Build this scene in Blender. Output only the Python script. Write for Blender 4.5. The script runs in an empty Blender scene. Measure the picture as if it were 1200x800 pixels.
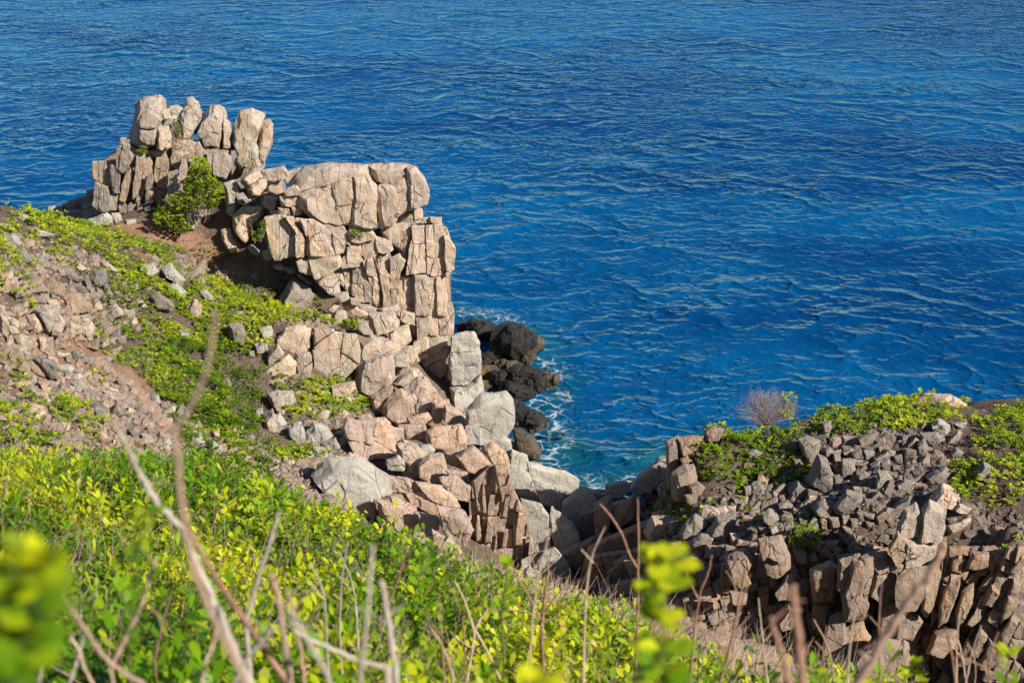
import bpy, bmesh, math, random
import numpy as np
from mathutils import noise as mn, Vector, Euler
R = math.radians
rng = random.Random(7)
nr = np.random.RandomState(11)

# ---------------------------------------------------------------- camera, world, sun, exposure
sc = bpy.context.scene
C = sc.collection
CAMZ, PITCH, F = 30.0, R(24), 1648.0
cs, sn = math.cos(PITCH), math.sin(PITCH)
cam = bpy.data.cameras.new('camera'); camo = bpy.data.objects.new('camera', cam); C.objects.link(camo)
camo.location = (0, 0, CAMZ); camo.rotation_euler = (R(90) - PITCH, 0, 0)
cam.sensor_width = 36; cam.lens = 36 * F / 1200; cam.clip_start = 0.05; cam.clip_end = 20000
cam.dof.use_dof = True; cam.dof.focus_distance = 52; cam.dof.aperture_fstop = 4.0
sc.camera = camo
world = bpy.data.worlds.new('World'); sc.world = world; world.use_nodes = True
SUN = Vector((0.66, -0.57, 0.62)).normalized()          # towards the sun
wn = world.node_tree.nodes; wl = world.node_tree.links
sky = wn.new('ShaderNodeTexSky'); sky.sky_type = 'NISHITA'; sky.sun_disc = False; sky.dust_density = .3; sky.ozone_density = 2.5
sky.sun_elevation = math.asin(SUN.z); sky.sun_rotation = math.atan2(SUN.x, SUN.y)
wl.new(sky.outputs[0], wn['Background'].inputs[0]); wn['Background'].inputs[1].default_value = 0.065
sl = bpy.data.lights.new('sun', 'SUN'); so = bpy.data.objects.new('sun', sl); C.objects.link(so)
sl.energy = 5.0; sl.angle = R(0.5); sl.color = (1.0, 0.90, 0.76)
so.rotation_euler = SUN.to_track_quat('Z', 'Y').to_euler(); so.location = (60, -40, 80)
sc.view_settings.view_transform = 'Standard'; sc.view_settings.look = 'None'
sc.view_settings.exposure = 0.8; sc.view_settings.gamma = 1

# ---------------------------------------------------------------- geometry helpers
def P(px, py, Y):
    """point on the ray through photo pixel (px, py) at ground distance Y"""
    u = (px - 600) / F; v = (400 - py) / F
    t = Y / (cs + v * sn)
    return np.array((u * t, Y, CAMZ + t * (-sn + v * cs)))
def proj(x, y, z):
    dz = z - CAMZ
    d = y * cs - dz * sn; up = y * sn + dz * cs
    return 600 + F * x / d, 400 - F * up / d
def inpoly(px, py, poly):
    px = np.asarray(px); py = np.asarray(py); r = np.zeros(px.shape, bool); n = len(poly)
    for i in range(n):
        x0, y0 = poly[i]; x1, y1 = poly[i - 1]
        if y0 == y1: continue
        c = ((y0 > py) != (y1 > py)) & (px < (x1 - x0) * (py - y0) / (y1 - y0) + x0)
        r ^= c
    return r
def vnoise(x, y, s=1.0, oct=4, seed=0.0):
    """numpy value-noise fBm, about -1..1"""
    x = np.asarray(x, float) * s + seed * 17.3; y = np.asarray(y, float) * s + seed * 9.1
    tot = 0; a = 1; w = 0
    def h(i, j):
        q = np.sin(i * 127.1 + j * 311.7) * 43758.5453
        return (q - np.floor(q)) * 2 - 1
    for o in range(oct):
        i = np.floor(x); j = np.floor(y); fx = x - i; fy = y - j
        fx = fx * fx * (3 - 2 * fx); fy = fy * fy * (3 - 2 * fy)
        n = (h(i, j) * (1 - fx) + h(i + 1, j) * fx) * (1 - fy) + (h(i, j + 1) * (1 - fx) + h(i + 1, j + 1) * fx) * fy
        tot = tot + a * n; w += a; a *= .5; x = x * 2.03 + 5.1; y = y * 2.03 + 1.7
    return tot / w
def mesh_obj(name, V, Fc, mat, parent=None, smooth=True, sharp=None, attrs=None):
    me = bpy.data.meshes.new(name)
    V = np.asarray(V, dtype=np.float32); Fc = np.asarray(Fc, dtype=np.int32)
    k = Fc.shape[1]
    me.vertices.add(len(V)); me.vertices.foreach_set('co', V.ravel())
    me.loops.add(Fc.size); me.loops.foreach_set('vertex_index', Fc.ravel())
    me.polygons.add(len(Fc)); me.polygons.foreach_set('loop_start', np.arange(0, Fc.size, k, dtype=np.int32))
    me.polygons.foreach_set('use_smooth', np.full(len(Fc), smooth))
    me.update(calc_edges=True)
    if sharp: me.set_sharp_from_angle(angle=R(sharp))
    for an, av in (attrs or {}).items():
        a = me.attributes.new(an, 'FLOAT', 'POINT'); a.data.foreach_set('value', np.asarray(av, dtype=np.float32))
    me.materials.append(mat)
    o = bpy.data.objects.new(name, me); C.objects.link(o)
    if parent: o.parent = parent
    return o
def tag(o, label=None, cat=None, group=None, kind=None):
    if label: o['label'] = label
    if cat: o['category'] = cat
    if group: o['group'] = group
    if kind: o['kind'] = kind
    return o
def thing(name, label, cat, loc=(0, 0, 0), group=None):
    o = bpy.data.objects.new(name, None); C.objects.link(o); o.location = [float(c) for c in loc]; o.empty_display_size = .3
    return tag(o, label, cat, group)
def shift(V, parent):
    return np.asarray(V) - np.array(parent.location) if parent else np.asarray(V)

# ---------------------------------------------------------------- materials
def mat_new(name):
    m = bpy.data.materials.new(name); m.use_nodes = True; m.node_tree.nodes.clear(); return m
class N:
    def __init__(s, m): s.t = m.node_tree
    def __call__(s, typ, **kw):
        n = s.t.nodes.new(typ)
        for k, v in kw.items():
            if k.startswith('i_'):
                key = k[2:]; key = int(key) if key.isdigit() else key.replace('_', ' ')
                if hasattr(v, 'is_output'): s.t.links.new(v, n.inputs[key])
                else: n.inputs[key].default_value = v
            else: setattr(n, k, v)
        return n
def mix(n, f, a, b, mode='MIX'):
    m = n('ShaderNodeMix', data_type='RGBA', blend_type=mode)
    for i, v in ((0, f), (6, a), (7, b)):
        if hasattr(v, 'is_output'): n.t.links.new(v, m.inputs[i])
        else: m.inputs[i].default_value = v if i == 0 else (*v, 1)
    return m.outputs[2]
def ramp(n, f, a, b, va=0.0, vb=1.0):
    m = n('ShaderNodeMapRange', i_0=f, i_1=a, i_2=b, i_3=va, i_4=vb); m.interpolation_type = 'SMOOTHSTEP'
    return m.outputs[0]
def math_(n, op, a, b=0.0):
    m = n('ShaderNodeMath', operation=op)
    for i, v in ((0, a), (1, b)):
        if hasattr(v, 'is_output'): n.t.links.new(v, m.inputs[i])
        else: m.inputs[i].default_value = v
    return m.outputs[0]
def noise_(n, vec, scale, detail=5, rough=.6, dist=0.0):
    return n('ShaderNodeTexNoise', i_Vector=vec, i_Scale=scale, i_Detail=detail, i_Roughness=rough, i_Distortion=dist).outputs[0]

def rock_mat(name, a, b, stain, dark, stain_amt=.5, crack=1.0, sc_=1.0, lichen=0.35, rough=.85):
    m = mat_new(name); n = N(m)
    geo = n('ShaderNodeNewGeometry').outputs['Position']; rnd = n('ShaderNodeObjectInfo').outputs['Random']
    mp = n('ShaderNodeMapping', i_Vector=geo, i_Scale=(1, 1, .35)).outputs[0]
    big = noise_(n, geo, .55 * sc_, 4); med = noise_(n, geo, 2.6 * sc_, 6, .65); fine = noise_(n, geo, 16 * sc_, 5, .7); vf = noise_(n, geo, 55, 3, .7)
    streak = noise_(n, mp, 3.2 * sc_, 6, .65, .6)
    c = mix(n, ramp(n, big, .38, .62), a, b)
    c = mix(n, math_(n, 'MULTIPLY', ramp(n, streak, .52, .68), stain_amt), c, stain)
    c = mix(n, math_(n, 'MULTIPLY', ramp(n, med, .54, .70), lichen), c, dark)
    c = mix(n, math_(n, 'MULTIPLY', ramp(n, fine, .52, .74), .28), c, [x * .55 for x in a])
    c = mix(n, math_(n, 'MULTIPLY', ramp(n, fine, .48, .3), .35), c, [min(1, x * 1.35) for x in a])
    # hairline joints
    warp = n('ShaderNodeTexNoise', i_Vector=geo, i_Scale=.9, i_Detail=3.0)
    wv = n('ShaderNodeVectorMath', operation='SCALE', i_0=warp.outputs[1], i_Scale=.35).outputs[0]
    wp = n('ShaderNodeVectorMath', operation='ADD', i_0=geo, i_1=wv).outputs[0]
    wpm = n('ShaderNodeMapping', i_Vector=wp, i_Scale=(1, 1, .3), i_Rotation=(.1, .15, .4)).outputs[0]
    vo = n('ShaderNodeTexVoronoi', feature='DISTANCE_TO_EDGE', i_Vector=wpm, i_Scale=1.25 * sc_).outputs[0]
    vo2 = n('ShaderNodeTexVoronoi', feature='DISTANCE_TO_EDGE', i_Vector=wpm, i_Scale=3.3 * sc_).outputs[0]
    msk = ramp(n, noise_(n, geo, .8, 2), .42, .58)
    k1 = math_(n, 'MULTIPLY', ramp(n, vo, .003, .016, 1.0, 0.0), msk)
    k2 = math_(n, 'MULTIPLY', ramp(n, vo2, .003, .022, .45, 0.0), ramp(n, noise_(n, geo, 1.3, 2), .5, .62))
    k = math_(n, 'MULTIPLY', math_(n, 'MAXIMUM', k1, k2), crack)
    c = mix(n, math_(n, 'MULTIPLY', k, .8), c, [x * .22 for x in dark])
    hs = n('ShaderNodeHueSaturation', i_Color=c, i_Hue=ramp(n, rnd, 0, 1, .494, .506), i_Value=ramp(n, rnd, 0, 1, .90, 1.08), i_Saturation=ramp(n, rnd, .1, .9, .85, 1.12)).outputs[0]
    h = math_(n, 'ADD', math_(n, 'MULTIPLY', med, 1.0), math_(n, 'MULTIPLY', fine, .40))
    h = math_(n, 'ADD', h, math_(n, 'MULTIPLY', vf, .12)); h = math_(n, 'ADD', h, math_(n, 'MULTIPLY', streak, .6))
    h = math_(n, 'SUBTRACT', h, math_(n, 'MULTIPLY', k, .9))
    bp = n('ShaderNodeBump', i_Height=h, i_Strength=.9, i_Distance=.15).outputs[0]
    bs = n('ShaderNodeBsdfPrincipled', i_Base_Color=hs, i_Roughness=rough, i_Normal=bp)
    bs.inputs['Specular IOR Level'].default_value = .25
    n('ShaderNodeOutputMaterial', i_0=bs.outputs[0]); return m
ROCK = {
 'tan':   rock_mat('tan_granite', (.42, .36, .295), (.49, .385, .31), (.42, .23, .12), (.17, .145, .13), .75, .9, 1.0, .65),
 'spire': rock_mat('weathered_granite', (.41, .37, .315), (.40, .32, .255), (.46, .23, .09), (.17, .16, .15), .8, .7, 1.1),
 'dark_column': rock_mat('dark_column_granite', (.31, .28, .245), (.33, .265, .205), (.42, .20, .07), (.11, .105, .10), .8, .8, 1.3, .5),  # columns below the spires: a darker granite than the spires themselves
 'pink':  rock_mat('pink_granite', (.47, .36, .29), (.42, .325, .265), (.48, .22, .12), (.22, .165, .14), .7, .6, 1.2),
 'grey':  rock_mat('grey_granite', (.38, .365, .33), (.34, .325, .295), (.36, .27, .17), (.18, .175, .165), .4, .6, .8),
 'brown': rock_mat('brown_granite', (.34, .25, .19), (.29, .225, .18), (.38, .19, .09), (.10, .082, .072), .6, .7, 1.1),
 'slate': rock_mat('slate_grey_granite', (.25, .225, .205), (.30, .255, .215), (.28, .20, .14), (.10, .095, .09), .35, .7, 1.6),
 'dark':  rock_mat('wet_dark_granite', (.02, .02, .022), (.03, .026, .023), (.09, .065, .03), (.012, .012, .014), .3, .8, 1.2, .6, .35),
 'tide':  rock_mat('tidal_brown_granite', (.12, .09, .05), (.07, .055, .04), (.22, .14, .055), (.03, .028, .025), .5, .8, 1.2, .6, .5),
 'scree': rock_mat('brown_grey_scree', (.20, .17, .15), (.25, .20, .165), (.27, .17, .11), (.09, .08, .078), .5, .5, 2.0),
 'dirt':  rock_mat('dusty_rust_rock', (.31, .25, .20), (.38, .28, .21), (.42, .20, .10), (.17, .13, .11), .6, .6, 2.0),
}

def ground_mat():
    m = mat_new('soil'); n = N(m); geo = n('ShaderNodeNewGeometry').outputs['Position']
    path = n('ShaderNodeAttribute', attribute_name='path').outputs['Fac']; rocky = n('ShaderNodeAttribute', attribute_name='rocky').outputs['Fac']
    a = noise_(n, geo, 1.2, 6, .7); f = noise_(n, geo, 9, 6, .75); vf = noise_(n, geo, 40, 4, .8)
    c = mix(n, ramp(n, a, .35, .65), (.10, .075, .06), (.18, .13, .10))
    c = mix(n, ramp(n, f, .48, .66), c, (.26, .20, .165))
    c = mix(n, ramp(n, vf, .55, .7), c, (.05, .04, .035))
    pc = mix(n, ramp(n, f, .4, .65), (.30, .17, .105), (.40, .25, .17))
    c = mix(n, math_(n, 'MULTIPLY', path, ramp(n, a, .25, .5)), c, pc)
    rc = mix(n, ramp(n, f, .4, .6), (.30, .235, .18), (.12, .09, .07))
    c = mix(n, rocky, c, rc)
    h = math_(n, 'ADD', f, math_(n, 'MULTIPLY', vf, .4))
    bp = n('ShaderNodeBump', i_Height=h, i_Strength=1.0, i_Distance=.12).outputs[0]
    bs = n('ShaderNodeBsdfPrincipled', i_Base_Color=c, i_Roughness=.95, i_Normal=bp); bs.inputs['Specular IOR Level'].default_value = .1
    n('ShaderNodeOutputMaterial', i_0=bs.outputs[0]); return m
SOIL = ground_mat()

def leaf_mat(name, c0, c1, c2, trans=.35, rough=.45):
    m = mat_new(name); n = N(m)
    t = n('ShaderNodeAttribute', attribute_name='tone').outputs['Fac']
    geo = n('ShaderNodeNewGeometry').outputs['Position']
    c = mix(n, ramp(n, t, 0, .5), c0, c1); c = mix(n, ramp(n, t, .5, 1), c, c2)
    c = mix(n, ramp(n, noise_(n, geo, 1.2, 3), .4, .65, 0, .5), c, [x * .8 for x in c1])
    d = n('ShaderNodeBsdfPrincipled', i_Base_Color=c, i_Roughness=rough); d.inputs['Specular IOR Level'].default_value = .16
    tr = n('ShaderNodeBsdfTranslucent', i_0=mix(n, .5, c, (c2[0] * 1.1, c2[1] * 1.1, c2[2] * .6)))
    mx = n('ShaderNodeMixShader', i_0=trans, i_1=d.outputs[0], i_2=tr.outputs[0])
    n('ShaderNodeOutputMaterial', i_0=mx.outputs[0]); return m
LEAF_MAT = leaf_mat('succulent_leaf', (.035, .085, .008), (.17, .27, .012), (.48, .52, .02), .32)
LEAF_NEAR = leaf_mat('broad_leaf', (.018, .075, .006), (.13, .29, .008), (.56, .58, .012), .42)
LEAF_DRY = leaf_mat('yellowing_leaf', (.10, .14, .02), (.30, .32, .04), (.50, .40, .08), .4)
def stick_mat(name, a, b):
    m = mat_new(name); n = N(m); geo = n('ShaderNodeNewGeometry').outputs['Position']
    c = mix(n, ramp(n, noise_(n, geo, 6, 4), .35, .65), a, b)
    c = mix(n, ramp(n, noise_(n, geo, 60, 3), .5, .7, 0, .5), c, [x * .5 for x in a])
    bs = n('ShaderNodeBsdfPrincipled', i_Base_Color=c, i_Roughness=.85)
    n('ShaderNodeOutputMaterial', i_0=bs.outputs[0]); return m
TWIG_TAN = stick_mat('dry_tan_bark', (.34, .22, .16), (.26, .19, .15))
TWIG_GREY = stick_mat('grey_dry_bark', (.40, .36, .31), (.30, .25, .21))
TWIG_BROWN = stick_mat('red_brown_bark', (.20, .10, .07), (.30, .17, .12))
TWIG_DARK = stick_mat('dark_litter_stems', (.13, .10, .085), (.20, .155, .13))
STRAW = stick_mat('pink_dry_straw', (.44, .30, .23), (.52, .40, .30))
MAUVE = stick_mat('mauve_grey_twigs', (.30, .24, .24), (.24, .19, .18))
GREENSTEM = stick_mat('green_stem', (.06, .09, .02), (.13, .12, .05))

# ---------------------------------------------------------------- land surface
CP = [  # photo pixel x, y, distance
 (0,252,50),(50,258,53),(100,270,57),(150,268,61),(200,275,62),(250,288,62),(300,300,61),(340,330,60),(300,232,62.5),(350,238,61.3),(330,272,60.6),(286,220,64),(318,220,62.2),
 (0,300,46),(100,315,51),(200,320,56),(300,355,57),(380,372,56.5),(430,350,60.5),
 (0,350,43),(100,370,47),(200,390,50),(300,430,50),(350,405,52.5),(440,400,57),
 (0,420,40),(100,440,42),(200,470,43.5),(300,500,45),(400,490,48),(470,440,56.5),(520,480,56),(545,520,54.5),(440,500,49),
 (0,500,34),(100,500,36.5),(200,530,38),(280,550,39),(350,565,40),(-200,400,38),(-200,260,46),(-200,500,30),
 (430,560,44),(500,600,42.5),(560,650,41),(600,690,39.5),(560,560,48),(600,600,47.5),(640,640,46.5),(600,540,53),(645,600,49.5),
 (690,585,51.5),(700,640,47),(660,720,40),(730,590,50),(745,620,46),
 (790,540,43),(870,525,44),(950,498,45.5),(1050,480,47),(1150,482,47),(1200,488,47),(1400,480,47),(1700,470,47),
 (820,600,39.5),(900,565,40.5),(1000,545,40.5),(1100,545,40),(1200,545,39.5),(1400,560,39),
 (760,625,43),(860,640,37.5),(950,630,36.8),(1050,605,36.5),(1130,605,36),(1200,620,35),(1400,640,33),
 (800,690,37),(720,700,39),(900,660,36.6),(1000,665,36.2),(1100,660,36),(1200,660,35.2),
 (0,568,16.5),(-150,568,16.5),(100,572,16),(200,580,15.4),(300,602,14.3),(400,630,13.4),(500,678,12.4),(600,712,12),(700,742,11.8),(800,788,11.6),(900,815,11.5),(1050,850,11),
 (735,595,50),(715,640,45.5),(768,572,47.5),(700,620,46.5),(1050,572,38.2),(1150,574,38.2),(1200,583,37.6),(1100,572,38.2),(950,597,38.5),(1000,585,38.3),(900,617,38.2),(1250,590,37.5),(1300,600,37),(1050,640,36.6),(1150,630,36.3),(800,780,34.8),(900,770,36),(1000,790,35.5),(1100,795,35.4),(1200,800,34.5)]
WP = [(0,0,28.3),(-6,0,29.2),(6,0,27.4),(-12,-4,32),(12,-6,30),(0,-12,33),(0,4,26.4),(-4,6,25.6),(0,7,24.3),(4,7,23.0),(8,6,22.6),(-5,12,22.9),(6,14,16.6),(10,12,16.0),
 (-10,14,22.4),(-14,18,21),(-8,23,15.0),(-12,28,14.0),(-18,24,18.5),(-5,20,16.2),(-2.5,19,15.5),(0,17,14.4),(2,16,13.6),(0,22,10.5),(-3,28,9.8),(2,28,6.0),(3,34,2.4),(6,18,11),(8,24,6.0),(10,29,4.4),(14,20,10),(18,29,6),(25,25,10),
 (-30,30,19),(-30,45,15),(-22,58,9.0),(-20,66,4),(-30,72,2),(-14,70,3.0),(-14,80,-3),(-40,85,-3),(-9,69,2.5),(-18,62.5,8.3),(-18.5,66,7.2),(-15,64,8.7),(-15,67,7.6),(-12,64,9.0),(-12,67,7.4),(-10.5,62,9.4),(-8.5,61.5,8.6),(-20.5,64,7.4),(-8,78,-3),(-3,64,1.0),(0,60,-1.2),(0,56,0.2),(3,56,-1.5),(3,70,-4),(-2,75,-4),
 (6,54,-2.0),(7,51,-.6),(9,48,1.0),(9,55,-3),(13,50,2.5),(20,54,3),(30,56,3),(14,58,-3),(25,64,-4),(40,66,-4),(20,80,-6),(0,90,-6),(-30,95,-6),(40,95,-6),(50,60,0),(55,40,8),(45,20,12),(-50,20,26),(-50,60,10),(-60,90,-5),(40,0,24),(-40,-5,36)]
_c = np.array([P(*q) for q in CP] + [np.array(w, float) for w in WP])
def _rb(d): return np.sqrt(d * d + .8)
_D = _rb(np.hypot(_c[:, None, 0] - _c[None, :, 0], _c[:, None, 1] - _c[None, :, 1]))
_n = len(_c); _A = np.zeros((_n + 3, _n + 3)); _A[:_n, :_n] = _D + np.eye(_n) * -.02
_A[:_n, _n] = 1; _A[:_n, _n + 1:] = _c[:, :2]; _A[_n, :_n] = 1; _A[_n + 1:, :_n] = _c[:, :2].T
_w = np.linalg.solve(_A, np.concatenate([_c[:, 2], np.zeros(3)]))
def Hs(x, y):
    x = np.asarray(x, float).ravel(); y = np.asarray(y, float).ravel(); out = np.empty(len(x))
    for i in range(0, len(x), 20000):
        s = slice(i, i + 20000)
        D = _rb(np.hypot(x[s][:, None] - _c[None, :, 0], y[s][:, None] - _c[None, :, 1]))
        out[s] = D @ _w[:_n] + _w[_n] + x[s] * _w[_n + 1] + y[s] * _w[_n + 2]
    amp = np.clip((y - 4) / 20, .25, 1)
    return out + amp * (vnoise(x, y, .35, 3, 1) * .28 + vnoise(x, y, 1.6, 4, 2) * .12)
_t = np.arange(3, 80, .25)
def hit(px, py):
    """ground distance where the ray through a photo pixel meets the land"""
    pts = np.array([P(px, py, y) for y in _t]); h = Hs(pts[:, 0], pts[:, 1])
    g = pts[:, 2] < h
    g[_t < 22] = False
    i = int(np.argmax(g)) if g.any() else len(_t) - 1
    if i == 0: return _t[0]
    a = pts[i - 1, 2] - h[i - 1]; b = h[i] - pts[i, 2]
    return _t[i - 1] + .25 * a / max(a + b, 1e-6)
def Z(ox, oy, s, pts): return [(ox + x / s, oy + y / s) for x, y in pts]

xs = np.concatenate([np.arange(-60, -24, 1.2), np.arange(-24, 26, .22), np.arange(26, 60, 1.2)])
ys = np.concatenate([np.arange(-12, 4, .5), np.arange(4, 70, .22), np.arange(70, 96, 1.0)])
GX, GY = np.meshgrid(xs, ys); gz = Hs(GX, GY).reshape(GX.shape)
ppx, ppy = proj(GX, GY, gz)
far = GY > 22
PATH = [[(125,262),(190,258),(260,285),(300,330),(270,350),(200,325),(150,290)], [(0,395),(60,380),(200,460),(330,530),(300,560),(150,520),(0,500)]]
ROCKY = [[(330,200),(560,260),(560,400),(700,560),(780,640),(640,760),(480,640),(300,540),(290,480),(430,420)], [(660,600),(800,600),(900,660),(1220,640),(1220,820),(660,820)]]
def soft(masks):
    m = np.zeros(GX.shape)
    for q in masks: m = np.maximum(m, (inpoly(ppx, ppy, q) & far).astype(float))
    for _ in range(4): m[1:-1, 1:-1] = (m[1:-1, 1:-1] * 2 + m[2:, 1:-1] + m[:-2, 1:-1] + m[1:-1, 2:] + m[1:-1, :-2]) / 6
    return m.ravel()
nx, ny = len(xs), len(ys); idx = np.arange(nx * ny).reshape(ny, nx)
quads = np.stack([idx[:-1, :-1], idx[:-1, 1:], idx[1:, 1:], idx[1:, :-1]], -1).reshape(-1, 4)
tag(mesh_obj('ground', np.stack([GX, GY, gz], -1).reshape(-1, 3), quads, SOIL, attrs={'path': soft(PATH), 'rocky': soft(ROCKY)}), 'brown soil slope of the headland', kind='structure')

# ---------------------------------------------------------------- rocks
def subdiv(V, T):
    E = np.sort(np.concatenate([T[:, [0, 1]], T[:, [1, 2]], T[:, [2, 0]]]), 1)
    U, inv = np.unique(E, axis=0, return_inverse=True); inv = inv.ravel(); m = len(T)
    M = (V[U[:, 0]] + V[U[:, 1]]) / 2; n0 = len(V); a, b, c = inv[:m] + n0, inv[m:2 * m] + n0, inv[2 * m:] + n0
    T2 = np.concatenate([np.stack([T[:, 0], a, c], 1), np.stack([a, T[:, 1], b], 1), np.stack([c, b, T[:, 2]], 1), np.stack([a, b, c], 1)])
    return np.concatenate([V, M]), T2
def lap(V, T, f):
    S = np.zeros_like(V); k = np.zeros(len(V))
    for i, j in ((0, 1), (1, 2), (2, 0)):
        for p, q in ((i, j), (j, i)):
            np.add.at(S, T[:, p], V[T[:, q]]); np.add.at(k, T[:, p], 1)
    return V + f * (S / np.maximum(k, 1)[:, None] - V)
def normals(V, T):
    fn = np.cross(V[T[:, 1]] - V[T[:, 0]], V[T[:, 2]] - V[T[:, 0]]); Nn = np.zeros_like(V)
    for i in range(3): np.add.at(Nn, T[:, i], fn)
    return Nn / np.maximum(np.linalg.norm(Nn, axis=1), 1e-9)[:, None]
def roughen(V, T, size, amp=1.0, chip=1.0, rot=None):
    Nn = normals(V, T); off = rng.uniform(0, 99)
    f1 = 1.6 / size; f2 = 5.0 / size; fc = 2.6 / size
    ax = rng.uniform(-.35, .35); cx, sx = math.cos(ax), math.sin(ax)
    d = np.empty(len(V))
    nz, cell = mn.noise, mn.cell
    for i, (x, y, z) in enumerate(V.tolist()):
        a = nz(Vector((x * f1 + off, y * f1, z * f1))); b = nz(Vector((x * f2, y * f2 + off, z * f2)))
        u = x * cx - z * sx + .25 * size * a; w = x * sx + z * cx + .2 * size * b
        c = cell(Vector((u * fc + off, y * fc + .5 * a, w * fc * .7)))
        d[i] = .055 * a + .022 * b + chip * .035 * (c - .5)
    return V + Nn * (d * size * amp)[:, None]
def area(poly):
    return abs(sum(poly[i - 1][0] * poly[i][1] - poly[i][0] * poly[i - 1][1] for i in range(len(poly)))) / 2
def rock(name, poly, Y, mat, parent=None, fs=.74, fd=.42, bd=.6, lv=None, sh=None, tilt=.25, amp=1.0, chip=1.0, round_=.05, slope=0.0, gap=0.0, top=.10, rnd=1.0, ref=None):
    """a stone whose outline is poly: an outline ring, a smaller front face nearer the viewer and a back."""
    poly = [tuple(p) for p in poly]
    sgn = sum(poly[i - 1][0] * poly[i][1] - poly[i][0] * poly[i - 1][1] for i in range(len(poly)))
    if sgn < 0: poly = poly[::-1]
    q = np.array(poly, float); cen = q.mean(0)
    if not gap: gap = -.9
    if gap:
        dv = cen - q; L = np.linalg.norm(dv, axis=1)[:, None]; q = q + dv / np.maximum(L, 1e-6) * np.minimum(gap, L * .3)
    A = area(poly); ext = np.linalg.eigvalsh(np.cov((q - cen).T)); minor = 3.4 * math.sqrt(max(ext[0], .05)); minor = min(minor, math.sqrt(A) * 1.3)
    mpp = Y / (F * .93)                                     # metres per pixel
    size = minor * mpp
    gx, gy = tilt if isinstance(tilt, tuple) else (rng.uniform(-tilt, tilt), rng.uniform(-tilt, tilt * .4))
    if sh is None: sh = (rng.uniform(-.10, .10) * rnd, top + rng.uniform(-.05, .08) * rnd)
    n = len(q); V = []
    def ring(s, dY, shf=(0, 0), g=True, jit=0.0):
        for p in q:
            r = cen + (p - cen) * s * (1 + rng.uniform(-jit, jit)) + np.array(shf) * minor
            dd = (r - (cen if ref is None else ref)) * mpp
            y = Y + dY + (gx * dd[0] + gy * dd[1] if g else 0) - slope * (p[1] - cen[1]) * mpp
            V.append(P(r[0], r[1], y))
    gg = ref is not None
    ring(.62, bd * size * 1.6, g=gg)
    ring(.97, bd * size * .6, g=gg)
    ring(1.0, 0, g=gg)
    ring(fs, -fd * size, sh, True, .07 * rnd)
    c1 = cen + np.array(sh) * minor + np.array((rng.uniform(-.12, .12), rng.uniform(-.12, .12))) * minor * rnd
    V.append(P(cen[0], cen[1], Y + bd * size * 1.7)); V.append(P(c1[0], c1[1], Y - fd * size * rng.uniform(1.0, 1.12) + ((gx * (c1 - ref)[0] + gy * (c1 - ref)[1]) * mpp if gg else 0)))
    T = []
    for r_ in range(3):
        for i in range(n):
            j = (i + 1) % n; a, b, c, d = r_ * n + i, r_ * n + j, (r_ + 1) * n + j, (r_ + 1) * n + i
            T += [(a, b, c), (a, c, d)] if (i + r_) % 2 else [(a, b, d), (b, c, d)]
    for i in range(n):
        j = (i + 1) % n; T.append((4 * n, j, i)); T.append((4 * n + 1, 3 * n + i, 3 * n + j))
    V = np.array(V); T = np.array(T)
    if lv is None: lv = 2 if math.sqrt(A) < 13 else 3
    V, T = subdiv(V, T)
    V = lap(V, T, round_)
    for _ in range(lv - 1): V, T = subdiv(V, T)
    V = roughen(V, T, size, amp, chip)
    V = lap(V, T, .12)
    # outward orientation check
    c0 = V.mean(0); fn = np.cross(V[T[:, 1]] - V[T[:, 0]], V[T[:, 2]] - V[T[:, 0]]); fc = V[T].mean(1) - c0
    if (fn * fc).sum() < 0: T = T[:, ::-1]
    if parent is None:
        org = V.mean(0); org[2] = V[:, 2].min()
        o = mesh_obj(name, V - org, T, ROCK[mat], None, True, 38); o.location = org
    else: o = mesh_obj(name, shift(V, parent), T, ROCK[mat], parent, True, 38)
    return o
def clip(poly, a, b, c):
    out = []
    for i in range(len(poly)):
        p, q = poly[i - 1], poly[i]; dp = a * p[0] + b * p[1] - c; dq = a * q[0] + b * q[1] - c
        if (dp >= 0) != (dq >= 0):
            t = dp / (dp - dq); out.append((p[0] + t * (q[0] - p[0]), p[1] + t * (q[1] - p[1])))
        if dq >= 0: out.append(q)
    return out
def fracture(poly, w, h, ang=0.0, r=None):
    """split a region into jointed blocks about w wide (across the main joints) and h long"""
    r = r or rng; ca, sa = math.cos(R(ang)), math.sin(R(ang)); out = []; st = [poly]
    while st:
        p = st.pop()
        if len(p) < 3 or area(p) < w * h * .12: continue
        U = [x * ca + y * sa for x, y in p]; W = [-x * sa + y * ca for x, y in p]
        eu, ew = (max(U) - min(U)) / w, (max(W) - min(W)) / h
        lim = r.uniform(.9, 1.7)
        if max(eu, ew) < lim: out.append(p); continue
        t = r.uniform(.36, .64); j = R(r.gauss(0, 7))
        if eu > ew: d = (math.cos(R(ang) + j), math.sin(R(ang) + j)); c0 = min(U) + t * (max(U) - min(U)); cw = (min(W) + max(W)) / 2; pt = (c0 * ca - cw * sa, c0 * sa + cw * ca)
        else: d = (-math.sin(R(ang) + 2 * j), math.cos(R(ang) + 2 * j)); c0 = min(W) + t * (max(W) - min(W)); cu = (min(U) + max(U)) / 2; pt = (cu * ca - c0 * sa, cu * sa + c0 * ca)
        c = d[0] * pt[0] + d[1] * pt[1]
        st.append(clip(p, d[0], d[1], c)); st.append(clip(p, -d[0], -d[1], -c))
    return out
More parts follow.
